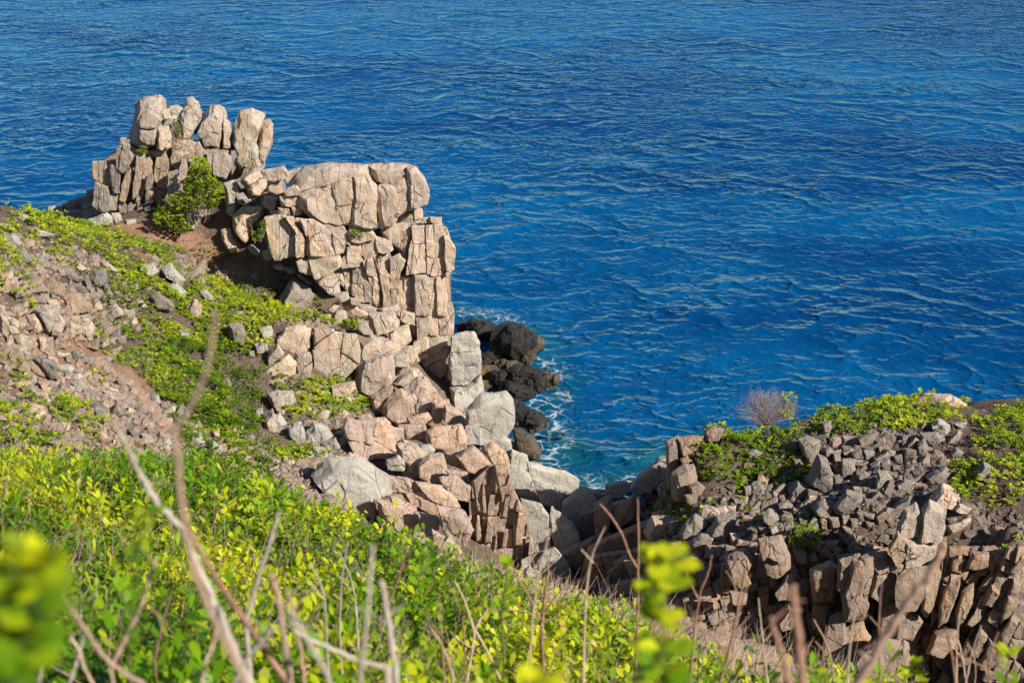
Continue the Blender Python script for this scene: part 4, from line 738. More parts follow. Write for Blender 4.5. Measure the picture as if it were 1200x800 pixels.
RUB_R = [[(840,600),(1110,590),(1210,610),(1210,680),(840,680)],[(880,490),(1120,500),(1120,520),(900,525)],[(690,575),(790,545),(830,600),(760,650),(690,640)],[(900,520),(960,500),(1060,500),(1110,520),(1110,560),(1050,600),(1080,650),(960,650),(860,640),(850,600)],[(800,590),(880,570),(900,660),(800,680),(760,640)],[(1090,640),(1200,620),(1200,800),(1090,800)],[(840,650),(1000,650),(1000,800),(840,800)],[(700,620),(780,600),(860,680),(840,760),(700,720)]]
PEBS = []
for k_ in range(12):
    V_, T_ = pebble_mesh(k_ + 50, False); PEBS.append((V_, T_))
PEBM = {}
def scatter_stones(polys, n_big, n_small, mats, label, group, seed):
    r = random.Random(seed); allp = np.concatenate([np.array(q, float) for q in polys])
    x0, y0 = allp.min(0); x1, y1 = allp.max(0); pts = []
    rs = np.random.RandomState(seed)
    X = rs.uniform(-24, 24, 60000); Y = rs.uniform(28, 66, 60000); H = Hs(X, Y); px, py = proj(X, Y, H)
    m = np.zeros(len(X), bool)
    for q in polys: m |= inpoly(px, py, q)
    ii = np.nonzero(m)[0]
    for i in ii[:n_big]:
        k = r.randrange(14); mt = r.choice(mats); key = (k, mt)
        if key not in PEBM:
            V, T = PEB[k]; o = mesh_obj('stone', V, T, ROCK[mt], None, True, 30); PEBM[key] = o.data; bpy.data.objects.remove(o)
        o = bpy.data.objects.new('stone', PEBM[key]); C.objects.link(o); s = r.uniform(.17, .36) * (1 if r.random() < .75 else 1.3)
        o.scale = (s * r.uniform(.9, 1.4), s, s * r.uniform(.7, 1.1)); o.location = (X[i], Y[i], H[i] + s * .25); o.rotation_euler = (r.uniform(-.5, .5), r.uniform(-.5, .5), r.uniform(0, 6.28))
        tag(o, label, 'stone', group)
    jj = rs.choice(ii, size=n_small, replace=True); VV = []; TT = []; off = 0
    for i in jj:
        V, T = PEBS[r.randrange(12)]; s = r.uniform(.05, .13) if r.random() < .78 else r.uniform(.13, .30); a = r.uniform(0, 6.28); ca, sa = math.cos(a), math.sin(a)
        W = V * s; W = np.stack([W[:, 0] * ca - W[:, 1] * sa, W[:, 0] * sa + W[:, 1] * ca, W[:, 2]], 1)
        x = X[i] + r.uniform(-.3, .3); y = Y[i] + r.uniform(-.3, .3); W += (x, y, 0); VV.append((W, x, y)); TT.append(T + off); off += len(V)
    hh = Hs([v[1] for v in VV], [v[2] for v in VV]); V = np.concatenate([v[0] + (0, 0, h + .02) for v, h in zip(VV, hh)])
    return tag(mesh_obj('gravel', V, np.concatenate(TT), ROCK[mats[0]], None, True, 30), 'fine broken gravel between the loose stones', 'gravel', kind='stuff')
scatter_stones(RUB_L, 125, 9000, ['dirt', 'pink', 'slate', 'tan'], 'small loose stone in the sunlit rubble of the left slope', 'small stones of the left rubble', 3)
scatter_stones(RUB_R, 120, 21000, ['scree', 'brown', 'slate', 'dirt'], 'small loose stone in the grey rubble of the right slope', 'small stones of the right rubble', 4)

# ---------------------------------------------------------------- plants
def leaves(base, dirs, length, width, tone, bend=.25, nseg=2):
    """arrays of pointed-oval leaves: base (n,3), dirs (n,3) unit, length, width, tone (n,)"""
    n = len(base); up = np.zeros((n, 3)); up[:, 2] = 1
    side = np.cross(dirs, up + nr.normal(0, .25, (n, 3))); side /= np.maximum(np.linalg.norm(side, axis=1), 1e-6)[:, None]
    nn = np.cross(side, dirs); L = length[:, None]; W = width[:, None]
    pts = [base]
    prof = [(.42, .42), (.74, .50), (1.0, 0.0)]
    for t, w in prof:
        c = base + dirs * L * t - nn * L * bend * t * t
        if w > 0: pts += [c - side * W * w, c + side * W * w]
        else: pts += [c]
    V = np.stack(pts, 1)           # 0 base, 1 2, 3 4, 5 tip
    f = np.array([[0, 2, 1], [1, 2, 4], [1, 4, 3], [3, 4, 5]])
    T = (np.arange(n)[:, None, None] * 6 + f[None]).reshape(-1, 3)
    return V.reshape(-1, 3), T, np.repeat(tone, 6)
def unit(a): return a / np.maximum(np.linalg.norm(a, axis=-1), 1e-9)[..., None]
def rosettes(pos, rad, tone, k=8, lift=.55):
    """whorls of small leaves at pos; each whorl tilts its own way"""
    n = len(pos); ang = nr.uniform(0, 6.28, n)[:, None] + np.arange(k)[None] * (6.283 / k) + nr.normal(0, .2, (n, k))
    el = nr.uniform(lift - .45, lift + .45, (n, k)); ax = np.stack([nr.normal(0, .35, n), nr.normal(-.1, .35, n), np.ones(n)], 1); ax = unit(ax)
    d = np.stack([np.cos(ang) * np.cos(el), np.sin(ang) * np.cos(el), np.sin(el)], -1)
    d = unit(d + (ax - np.array([0, 0, 1]))[:, None] * .6)
    b = np.repeat(pos[:, None], k, 1); L = rad[:, None] * nr.uniform(.75, 1.15, (n, k))
    tn = np.clip(tone[:, None] + nr.normal(0, .12, (n, k)), 0, 1)
    return leaves(b.reshape(-1, 3), d.reshape(-1, 3), L.ravel(), (L * .52).ravel(), tn.ravel())
def sticks(A, B, r0, r1=None, nside=3):
    """thin prisms from A to B"""
    n = len(A); d = unit(B - A); h = np.where(np.abs(d[:, 2:3]) < .9, [[0, 0, 1.]], [[1., 0, 0]]); s = unit(np.cross(d, h)); t = np.cross(d, s)
    r0 = np.broadcast_to(np.asarray(r0, float), (n,)); r1 = r0 * .5 if r1 is None else np.broadcast_to(np.asarray(r1, float), (n,))
    V = []
    for P_, rr in ((A, r0), (B, r1)):
        for k in range(nside):
            a = 6.283 * k / nside; V.append(P_ + (s * math.cos(a) + t * math.sin(a)) * rr[:, None])
    V = np.stack(V, 1); f = []
    for k in range(nside): j = (k + 1) % nside; f += [[k, j, nside + j], [k, nside + j, nside + k]]
    return V.reshape(-1, 3), (np.arange(n)[:, None, None] * 2 * nside + np.array(f)[None]).reshape(-1, 3)
def sample(polys, n, xr, yr, seed, thr=None, ns=.9):
    rs = np.random.RandomState(seed); X = rs.uniform(*xr, n); Y = rs.uniform(*yr, n); H = Hs(X, Y); px, py = proj(X, Y, H)
    jx = vnoise(X, Y, .7, 3, 5) * 14; jy = vnoise(X, Y, .7, 3, 8) * 10
    m = np.zeros(n, bool)
    for q in polys: m |= inpoly(px + jx, py + jy, q)
    if thr is not None: m &= vnoise(X, Y, ns, 4, 3) + rs.normal(0, .08, n) > thr
    i = np.nonzero(m)[0]; return np.stack([X[i], Y[i], H[i]], 1)
MATS = [
 # name label polys n thr tone radius
 ('green_mat', 'bright yellow-green succulent mat covering the far left crest', [[(-30,248),(50,250),(110,272),(180,285),(215,300),(200,330),(150,335),(110,330),(40,318),(-30,330)]], 52, -.12, .72),
 ('green_mat', 'green succulent mat in the middle of the upper left slope, around the half buried boulder', [[(120,320),(200,300),(215,330),(280,360),(250,400),(280,520),(230,500),(130,420),(110,400)]], 50, -.2, .45),
 ('green_mat', 'sunlit lime green mat running down towards the squared blocks', [[(180,345),(255,332),(330,350),(420,380),(400,388),(330,378),(300,390),(320,420),(240,415),(190,400)]], 62, -.25, .74),
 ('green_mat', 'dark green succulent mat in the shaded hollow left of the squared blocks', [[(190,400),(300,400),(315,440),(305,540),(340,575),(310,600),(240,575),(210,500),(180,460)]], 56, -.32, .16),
 ('green_mat', 'patchy mat growing below the squared blocks and around the split stones', [[(315,440),(400,450),(440,470),(420,490),(370,495),(330,500)],[(290,520),(400,530),(380,545),(330,545)],[(330,470),(390,450),(410,480),(340,500)],[(330,440),(420,452),(430,480),(340,470)]], 52, -.35, .5),
 ('green_mat', 'small tufts of green on the bare brown slope under the bush', [[(220,290),(330,300),(370,350),(330,350),(240,330)],[(350,320),(395,345),(385,360),(350,345)],[(395,365),(420,370),(420,395),(400,390)]], 30, .10, .6),
 ('green_mat', 'sparse yellow-green mat left of the rubble chute', [[(-20,455),(80,465),(130,495),(110,530),(-20,530)],[(0,420),(40,430),(60,455),(0,450)],[(0,330),(40,330),(45,385),(0,385)],[(100,440),(125,440),(120,455),(100,452)]], 34, -.02, .66),
 ('green_mat', 'thick yellow-green mat along the skyline of the right hill', [[(915,470),(960,465),(1030,462),(1100,478),(1135,480),(1120,500),(1040,505),(1000,520),(940,510),(915,495)]], 62, -.30, .70),
 ('green_mat', 'darker green mat around the foot of the dry bush on the right hill', [[(815,520),(870,495),(920,490),(945,520),(940,560),(900,575),(850,570),(820,550)],[(800,530),(860,500),(930,500),(935,560),(880,580),(820,570)]], 62, -.62, .40),
 ('green_mat', 'green patch among boulders at the left end of the right hill', [[(755,590),(800,570),(850,580),(880,610),(900,600),(860,640),(800,620),(780,630),(760,605)],[(925,620),(965,625),(960,645),(930,650)]], 40, -.04, .45),
 ('green_mat', 'bright green mat at the right frame edge of the right hill', [[(1120,500),(1150,485),(1240,480),(1240,600),(1190,600),(1150,600),(1110,580),(1110,555),(1150,540)],[(1165,640),(1210,640),(1210,670),(1170,660)]], 52, -.28, .62),
]
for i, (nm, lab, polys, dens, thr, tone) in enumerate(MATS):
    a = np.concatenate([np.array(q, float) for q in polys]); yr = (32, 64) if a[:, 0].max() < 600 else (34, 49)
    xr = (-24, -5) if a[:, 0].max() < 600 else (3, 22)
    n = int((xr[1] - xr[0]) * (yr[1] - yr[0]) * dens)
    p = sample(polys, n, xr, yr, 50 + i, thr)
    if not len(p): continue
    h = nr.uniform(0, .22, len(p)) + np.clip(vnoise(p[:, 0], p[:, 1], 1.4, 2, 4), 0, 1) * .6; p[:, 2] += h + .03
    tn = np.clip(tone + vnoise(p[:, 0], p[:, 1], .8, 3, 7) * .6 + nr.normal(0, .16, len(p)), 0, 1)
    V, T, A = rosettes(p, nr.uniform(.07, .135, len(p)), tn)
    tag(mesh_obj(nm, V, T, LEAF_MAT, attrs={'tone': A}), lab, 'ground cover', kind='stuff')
# the same ground cover where the bank and the hill go on out of view
rs_ = np.random.RandomState(77); Xw = np.concatenate([rs_.uniform(-10, 9, 16000), rs_.uniform(16, 30, 14000)]); Yw = np.concatenate([rs_.uniform(15, 38, 16000), rs_.uniform(30, 50, 14000)])
k_ = vnoise(Xw, Yw, .5, 3, 21) > -.02; Xw, Yw = Xw[k_], Yw[k_]; p = np.stack([Xw, Yw, Hs(Xw, Yw)], 1); qx, qy = proj(p[:, 0], p[:, 1], p[:, 2]); p = p[(p[:, 2] > 3) & ((qx > 1190) | (p[:, 1] < 34))]; p[:, 2] += nr.uniform(.03, .2, len(p))
V, T, A = rosettes(p, nr.uniform(.08, .14, len(p)), np.clip(.45 + nr.normal(0, .2, len(p)), 0, 1))
tag(mesh_obj('green_mat', V, T, LEAF_MAT, attrs={'tone': A}), 'patchy green succulents on the slope behind the near bank and past the right hill', 'ground cover', kind='stuff')
# dead stems and litter under and between the mats
lit = []
for polys, xr, yr, n in (([[(-30,262),(180,285),(230,300),(300,290),(390,360),(320,400),(320,460),(430,480),(410,540),(300,550),(200,500),(110,400),(60,330),(-30,340)]], (-24, -5), (34, 64), 60000),
        ([[(270,235),(350,235),(330,290),(400,350),(300,340),(180,300),(200,260)]], (-20, -6), (50, 64), 14000),
        ([[(780,540),(880,490),(930,500),(1040,500),(1130,490),(1200,490),(1200,620),(1120,590),(1000,520),(930,570),(880,600),(760,620)]], (4, 22), (36, 49), 26000)):
    p = sample(polys, n, xr, yr, n, -.15); lit.append(p)
p = np.concatenate(lit); p[:, 2] += nr.uniform(0, .10, len(p)); d = nr.normal(0, 1, p.shape) * (1, 1, .45); B = p + unit(d) * nr.uniform(.12, .38, (len(p), 1)); B[:, 2] = np.maximum(B[:, 2], p[:, 2] - .02)
V, T = sticks(p, B, .011)
tag(mesh_obj('plant_litter', V, T, TWIG_DARK), 'tangle of dead brown stems on the ground between the green mats', 'dead stems', kind='stuff')

# leafy bushes that stand up from rocks
def bush(name, label, poly, Y, dy, n, tone, rad, group=None, stems=40, lo=None):
    a = np.array(poly, float); base = P(a[:, 0].mean(), a[:, 1].max() - 2, Y)
    t = thing(name, label, 'bush', base, group)
    k = n * 3; X = nr.uniform(a[:, 0].min(), a[:, 0].max(), k); Yp = nr.uniform(a[:, 1].min(), a[:, 1].max(), k); m = inpoly(X, Yp, poly); X, Yp = X[m][:n], Yp[m][:n]
    p = np.array([P(x, y, Y + d) for x, y, d in zip(X, Yp, nr.uniform(-dy, dy, len(X)))])
    if n > 100: p = p[vnoise(p[:, 0] * 1.0 + p[:, 1] * .5, p[:, 2], 1.9, 3, 6) > -.22]
    tn = np.clip(tone + vnoise(p[:, 0] + p[:, 1], p[:, 2], 1.6, 3, 2) * .5 + nr.normal(0, .12, len(p)), 0, 1)
    V, T, A = rosettes(p, nr.uniform(rad * .7, rad * 1.25, len(p)), tn)
    mesh_obj('foliage', shift(V, t), T, LEAF_MAT, t, attrs={'tone': A})['kind'] = 'stuff'
    q = p[nr.choice(len(p), min(stems, len(p)), replace=False)]; b = base * .35 + q * .65 - np.array([0, 0, .35]); b[:, 2] = np.maximum(np.minimum(b[:, 2], q[:, 2]), base[2]); mid = (b + q) / 2 + nr.normal(0, .08, q.shape)
    V1, T1 = sticks(b, mid, .022, .014); V2, T2 = sticks(mid, q, .014, .006)
    mesh_obj('stems', shift(np.concatenate([V1, V2]), t), np.concatenate([T1, T2 + len(V1)]), TWIG_DARK, t)['kind'] = 'stuff'
    return t
bush('green_bush', 'green leafy bush growing at the foot of the spires beside the bare path', Z(*z1, [(725,650),(760,580),(850,540),(880,470),(900,380),(930,375),(960,390),(1000,460),(1050,520),(1040,580),(990,620),(930,620),(870,650),(900,720),(840,735),(780,725),(715,690)]), 61.3, .8, 900, .42, .13, stems=90)
bush('green_bush', 'small dark green shrub in the notch left of the ribbed slab', Z(*z2, [(110,400),(130,350),(180,340),(205,375),(200,430),(160,450),(115,440)]), 58.2, .4, 170, .3, .11)
bush('green_bush', 'tiny green plant in the crack under the cap boulder', Z(*z2, [(600,400),(650,400),(660,430),(605,435)]), 58.6, .2, 26, .45, .10)
bush('green_bush', 'small green plant in a crack between the tall left spire and the next one', Z(*z1, [(808,290),(812,200),(835,190),(845,220),(830,290)]), 64.4, .2, 34, .4, .10)
bush('green_bush', 'tuft of narrow green leaves on the ledge below the left spire', Z(*z1, [(640,355),(655,325),(690,320),(690,360)]), 63.4, .2, 24, .4, .11)
bush('green_bush', 'little green shrub between blocks above the squared row', Z(*z4, [(560,150),(600,125),(640,150),(620,190),(570,180)]), 55.0, .2, 50, .5, .11)
bush('green_bush', 'bright shoots sticking up at the left end of the right skyline', [(913,466),(922,455),(934,462),(936,492),(915,492)], 44.6, .3, 30, .8, .11)
bush('green_bush', 'leafy green clump low in the grey rubble of the right slope', Z(*z10, [(280,250),(320,190),(380,180),(430,210),(410,250),(330,290)]), 36.4, .4, 110, .4, .10)
# bare twiggy bushes
def twiggy(name, label, base, n, L, spread, mat, thick, up=1.0, lvl=3, cat='dry bush', group=None):
    t = thing(name, label, cat, base, group); A, B, r0, r1 = [], [], [], []
    cur = [(np.zeros(3) + nr.normal(0, spread * .15, 3) * (1, 1, 0), unit(np.array([nr.normal(0, spread), nr.normal(0, spread), up]))) for _ in range(n)]
    r = thick; l = L
    for k in range(lvl):
        nx_ = []
        for p, d in cur:
            for s in range(2 if k else 1):
                dd = unit(d + nr.normal(0, .28, 3)); e = p + dd * l * nr.uniform(.6, 1.1); A.append(p); B.append(e); r0.append(r); r1.append(r * .6); nx_.append((e, dd))
        cur = nx_; r *= .6; l *= .72
    V, T = sticks(np.array(A), np.array(B), np.array(r0), np.array(r1)); mesh_obj('branches', V, T, mat, t)['kind'] = 'stuff'; return t
bb = P(897, 502, 44.2); twiggy('dry_bush', 'bare mauve-grey twiggy bush on the skyline at the left of the right hill', bb, 130, .62, .42, MAUVE, .012, 1.0, 4)
bb = P(212, 172, 64.2); twiggy('dry_bush', 'little dry brown bush caught on the ledge between the spires', bb, 45, .35, 1.0, STRAW, .010, .6, 3)

# ---------------------------------------------------------------- the near bank: leafy shrubs at the photographer's feet
EDGE = [(-80,520),(0,522),(60,525),(120,520),(200,526),(260,543),(310,560),(350,574),(400,598),(450,618),(500,640),(560,662),(610,676),(650,696),(720,704),(745,728),(800,752),(850,780),(930,785),(1260,800),(1260,1100),(-80,1100)]
def shoots(pos, hgt, nl, llen, tone, lean=.45, wf=.44):
    n = len(pos); d = unit(np.stack([nr.normal(.05, lean, n), nr.normal(-.1, lean, n), np.ones(n)], 1))
    t = np.linspace(.25, 1.0, nl)[None] + nr.uniform(-.04, .04, (n, nl)); b = pos[:, None] + d[:, None] * (hgt[:, None] * t)[..., None]
    ang = nr.uniform(0, 6.28, n)[:, None] + np.arange(nl)[None] * 2.4 + nr.normal(0, .25, (n, nl))
    el = .15 + .85 * np.clip(t, 0, 1) ** 2 + nr.normal(0, .2, (n, nl))
    dd = np.stack([np.cos(ang) * np.cos(el), np.sin(ang) * np.cos(el), np.sin(el)], -1); L = llen[:, None] * nr.uniform(.7, 1.15, (n, nl)) * (1.05 - .3 * np.abs(t - .6))
    tn = np.clip(tone[:, None] + (t - .6) * .55 + nr.normal(0, .10, (n, nl)), 0, 1)
    V, T, A = leaves(b.reshape(-1, 3), dd.reshape(-1, 3), L.ravel(), (L * wf).ravel(), tn.ravel(), bend=.18)
    S, Q = sticks(pos, pos + d * hgt[:, None] * 1.0, .005, .003); return V, T, A, S, Q
k = 42000; X = nr.uniform(-7.5, 6.5, k); Yy = nr.uniform(3.2, 19, k); H = Hs(X, Yy); hg = nr.uniform(.16, .55, k) * np.clip(1 + 1.1 * vnoise(X, Yy, .9, 3, 6), .35, 1.9)
tpx, tpy = proj(X, Yy, H + hg); epx, epy = proj(X, Yy, H + hg * .6)
# keep the shoots whose bush belongs on the visible bank
m = inpoly(tpx, tpy + vnoise(X, Yy, .8, 2, 2) * 8, EDGE) & (tpy < 900)
gapn = vnoise(X, Yy, .55, 3, 12) + .6 * np.exp(-((tpx - 225) / 75) ** 2 - ((tpy - 575) / 50) ** 2)
                    # straw gap
m &= gapn > -.27
m &= nr.uniform(0, 1, k) < np.clip(1.25 - Yy / 26, .5, 1)
sel = np.nonzero(m)[0]
seeds = [((-5.2, 15), .35, 'dense dark green shrub at the left edge, top of the near bank'), ((-3.6, 13), .42, 'broad leafy shrub on the near bank below the rubble chute'), ((-1.9, 12.8), .62, 'yellow-green leafy shrub beside the pink dry straw'),
 ((-4.3, 10), .50, 'leafy shrub at left, behind the near blurred twigs'), ((-2.4, 9.6), .45, 'mid green shrub under the long grey twig'), ((-.6, 12), .50, 'leafy shrub in front of the tumbled granite blocks'), ((.6, 11.6), .58, 'light green shrub climbing to the foot of the pink cliff view'),
 ((-.5, 9.2), .46, 'dense green shrub at the lower centre of the near bank'), ((1.2, 9.6), .48, 'green shrub left of the tall blurred sprig'), ((-3.0, 7), .40, 'shrub in the lower left corner area among dry stalks'), ((0, 6.6), .5, 'shrub along the bottom edge at centre'), ((2.6, 9), .6, 'thin yellowish shrub at the bottom right of centre'), ((4.6, 9.5), .62, 'sparse bright green shrub at the bottom right corner')]
SP = np.array([s[0] for s in seeds]); who = np.argmin(np.hypot(X[sel][:, None] - SP[None, :, 0] + vnoise(X[sel], Yy[sel], 1, 2, 9)[:, None] * .5, (Yy[sel][:, None] - SP[None, :, 1])), 1)
for i, (c, tone, lab) in enumerate(seeds):
    s = sel[who == i]
    if len(s) < 5: continue
    pos = np.stack([X[s], Yy[s], H[s]], 1); org = pos.mean(0)
    t = thing('leafy_shrub', lab, 'shrub', org, 'leafy shrubs on the near bank')
    tn = np.clip(tone - .06 + vnoise(X[s], Yy[s], 1.0, 4, 3) * 1.0 + nr.normal(0, .06, len(s)), 0, 1)
    V, T, A, S, Q = shoots(pos, hg[s], 17, nr.uniform(.055, .10, len(s)) * (1.25 if i in (1, 3, 9, 11) else .9 if i in (0, 7) else 1), tn, wf=.24 if i in (1, 3, 9, 11) else .44)
    dry = nr.uniform(0, 1, len(T) // 4) < .07; dm = np.repeat(dry, 4)
    mesh_obj('foliage', shift(V, t), T[~dm], LEAF_NEAR, t, attrs={'tone': A})['kind'] = 'stuff'; mesh_obj('dry_leaves', shift(V, t), T[dm], LEAF_DRY, t, attrs={'tone': A})['kind'] = 'stuff'; mesh_obj('stems', shift(S, t), Q, GREENSTEM, t)['kind'] = 'stuff'
# dry straw and stalks on the bank
def straw(polys, n, xr, yr, L, mat, label, seed, thick=.0035, upb=.6):
    rs = np.random.RandomState(seed); X = rs.uniform(*xr, n); Y = rs.uniform(*yr, n); H = Hs(X, Y); px, py = proj(X, Y, H + .2); m = np.zeros(n, bool)
    for q in polys: m |= inpoly(px, py, q)
    p = np.stack([X[m], Y[m], H[m] + rs.uniform(0, .15, m.sum())], 1); d = rs.normal(0, 1, p.shape); d[:, 2] = np.abs(d[:, 2]) * upb
    mid = p + unit(d) * rs.uniform(.3, .6, (len(p), 1)) * L; e = mid + unit(d + rs.normal(0, .5, d.shape)) * rs.uniform(.3, .6, (len(p), 1)) * L
    V1, T1 = sticks(p, mid, thick, thick * .8); V2, T2 = sticks(mid, e, thick * .8, thick * .4)
    return tag(mesh_obj('dry_straw', np.concatenate([V1, V2]), np.concatenate([T1, T2 + len(V1)]), mat), label, 'dry grass', kind='stuff')
straw([[(150,515),(230,530),(330,545),(400,590),(400,620),(330,620),(220,580)]], 1500, (-6, 0), (12, 19), .3, STRAW, 'pinkish dead straw at the top edge of the near bank', 1)
straw([[(-40,480),(150,510),(150,550),(-40,540)]], 1500, (-8, -3), (14, 19), .35, STRAW, 'thin dead stalks above the dark green shrub at left', 2, upb=1.5)
straw([[(440,620),(640,680),(760,730),(900,770),(1000,800),(1000,900),(700,840),(560,730)]], 7000, (-1.5, 5), (7, 14), .32, STRAW, 'pale dead straw along the right part of the near bank', 3, upb=1.2)
straw([[(-50,560),(600,700),(1250,780),(1250,1000),(-50,1000)]], 9000, (-6, 6), (4, 15), .55, TWIG_TAN, 'scattered dry stalks standing among the near leaves', 4, .003, 1.4)

# single dry branches close to the lens
def spline(pts, n=7):
    pts = np.array(pts, float); out = []
    for i in range(len(pts) - 1):
        p0, p1, p2, p3 = pts[max(i - 1, 0)], pts[i], pts[i + 1], pts[min(i + 2, len(pts) - 1)]
        for t in np.linspace(0, 1, n, endpoint=False): out.append(.5 * ((2 * p1) + (-p0 + p2) * t + (2 * p0 - 5 * p1 + 4 * p2 - p3) * t * t + (-p0 + 3 * p1 - 3 * p2 + p3) * t ** 3))
    out.append(pts[-1]); return np.array(out)
def tube(path, r0, r1, sides=7):
    n = len(path); V = []; d = unit(np.gradient(path, axis=0)); s = unit(np.cross(d, [[.3, 1, .2]])); t = np.cross(d, s)
    for i in range(n):
        r = (r0 + (r1 - r0) * i / (n - 1)) * (1 + .16 * math.sin(i * 1.9 + r0 * 900) + nr.normal(0, .05))
        for k in range(sides): a = 6.283 * k / sides; V.append(path[i] + (s[i] * math.cos(a) + t[i] * math.sin(a)) * r)
    F_ = [(i * sides + k, i * sides + (k + 1) % sides, (i + 1) * sides + (k + 1) % sides, (i + 1) * sides + k) for i in range(n - 1) for k in range(sides)]
    T = np.array([(a, b, c) for a, b, c, d_ in F_] + [(a, c, d_) for a, b, c, d_ in F_]); return np.array(V), T
def branch(label, Y, px, w0, w1, mat=TWIG_TAN, forks=(), group='dry branches in front of the lens', name='dry_branch'):
    """px: pixel path from foot to tip; w in pixels at distance Y; the foot carries on down to the ground"""
    path = spline([P(x, y, Y + (yy[0] if yy else 0)) for x, y, *yy in px]); mp = Y / F / .95
    foot = path[0].copy(); g = float(Hs([foot[0]], [foot[1]])[0]); pre = np.linspace((foot[0], foot[1], min(g, foot[2] - .05)), foot, 5)[:-1]; full = np.concatenate([pre, path]); full[6:-1] += nr.normal(0, .09 * w0 * mp, full[6:-1].shape) * (1, .3, 1)
    t = thing(name, label, 'branch', full[0], group); V, T = tube(full, w0 * mp / 2, w1 * mp / 2); mesh_obj('stem', shift(V, t), T, mat, t)
    for q, a, b in forks:
        pt = spline([P(x, y, Y + (yy[0] if yy else 0)) for x, y, *yy in q]); V, T = tube(pt, a * mp / 2, b * mp / 2); mesh_obj('side_branch', shift(V, t), T, mat, t)
    if w0 >= 5:
        for _ in range(rng.randint(2, 4)):
            i = rng.randrange(len(full) // 3, len(full) - 1); dv = np.array([rng.choice([-1, 1]) * rng.uniform(.4, 1), rng.uniform(-.5, .5), rng.uniform(.4, 1.1)]); L = rng.uniform(14, 34) * mp
            a = full[i]; m_ = a + dv * L * .5; e = m_ + (dv + nr.normal(0, .3, 3)) * L * .5
            V, T = tube(spline([a, m_, e], 5), w0 * mp * .17, w0 * mp * .06, 5); mesh_obj('side_branch', shift(V, t), T, mat, t)
    return t
branch('blurred forked tan twig with a wide V in front of the rubble chute', 1.5, [(292,812),(262,745),(232,680),(214,600),(209,550),(204,503)], 9, 8, TWIG_TAN, [([(204,503),(222,478),(238,445),(247,405),(253,362)], 8, 5), ([(204,503),(180,482),(160,455),(146,428)], 7, 4)])
branch('long grey twig rising from bottom left to the fork of the tan one', 2.3, [(300,815),(268,745),(238,675),(212,620),(185,590),(160,545),(136,500)], 11, 6, TWIG_GREY)
branch('reddish blurred twig crossing under the long grey one', 2.6, [(345,812),(300,745),(262,690),(240,655),(225,625)], 9, 6, TWIG_BROWN)
branch('long pale blurred stick leaning left across the lower green leaves', 1.8, [(395,815),(372,770),(352,735),(338,712)], 8, 5, TWIG_GREY)
branch('pale kinked stick rising from the bottom edge beside the short upright twig', 2.2, [(235,815),(240,780),(252,745),(250,715)], 6, 4, STRAW)
branch('grey stick leaning right at the bottom, under the short pale upright twig', 2.1, [(268,815),(284,780),(306,752),(322,735)], 7, 4, TWIG_GREY)
branch('thin pale twig curving left at the far lower left', 2.6, [(118,815),(100,785),(92,760),(80,742)], 5, 3, STRAW)
branch('short pale upright twig left of centre, curved at its tip', 2.8, [(288,730),(300,685),(318,630),(328,600)], 7, 4, TWIG_GREY)
branch('vertical tan twig standing in green leaves left of centre', 2.4, [(342,812),(333,750),(325,700),(318,672)], 10, 7, TWIG_TAN)
branch('thin tan twig next to the vertical tan one', 2.8, [(358,812),(352,760),(344,715),(336,690)], 6, 4, TWIG_TAN)
branch('blurred grey-green vertical twig a little left of centre', 2.0, [(420,812),(426,760),(432,700),(437,640)], 7, 5, TWIG_GREY)
branch('pale grey twig just right of the grey-green vertical one', 2.3, [(466,812),(460,760),(453,715),(447,680)], 9, 7, TWIG_GREY)
branch('pale twig arching level over the lower green leaves', 2.5, [(455,782),(425,775),(385,758),(350,742),(330,725)], 9, 4, TWIG_GREY)
branch('slender yellowish stalk slanting at lower left', 2.2, [(168,800),(132,778),(100,738),(76,700),(56,668)], 8, 4, TWIG_TAN)
branch('yellowish stalk pointing up right at lower left', 2.4, [(130,782),(146,750),(165,710),(183,655)], 6, 4, STRAW)
branch('pale dead stick cut by the bottom edge at far left', 2.6, [(42,812),(48,785),(55,745)], 7, 5, TWIG_GREY)
branch('thin pale stick at bottom left between two leafy clumps', 2.8, [(78,812),(88,780),(98,745)], 5, 4, TWIG_GREY)
branch('big blurred tan branch sweeping up to the right over the shaded cliff', 2.1, [(985,825),(1008,795),(1042,738),(1072,695),(1094,664),(1106,640)], 15, 8, TWIG_TAN)
branch('blurred brown upright stem before the shaded cliff', 1.7, [(942,820),(938,770),(932,715),(928,685)], 13, 9, TWIG_BROWN)
branch('short blurred brown stem left of the upright brown one', 1.9, [(925,800),(914,760),(902,722)], 9, 6, TWIG_BROWN)
branch('thin red-brown twig with a long side branch against the dark gully', 5.0, [(744,800),(746,740),(748,671),(748,640),(747,584)], 4.5, 2, TWIG_BROWN, [([(748,666),(738,650),(729,626),(716,605),(703,590)], 3.5, 2), ([(747,690),(758,676),(770,668)], 2.2, 1.2)])
branch('thin reddish twig leaning right in front of the gully wall', 5.2, [(840,812),(852,770),(861,728),(868,695),(874,665)], 4, 2.5, TWIG_BROWN, [([(852,768),(835,745),(815,735),(800,728)], 2.5, 1.3), ([(866,700),(858,680),(850,668)], 2, 1)])
branch('thin reddish twig with small forks just right of the blurred sprig', 5.0, [(808,812),(812,760),(819,701),(830,670),(834,650)], 4, 2.5, TWIG_BROWN, [([(819,703),(808,680),(800,655)], 3, 1.5), ([(812,755),(790,745),(778,740)], 2, 1)])
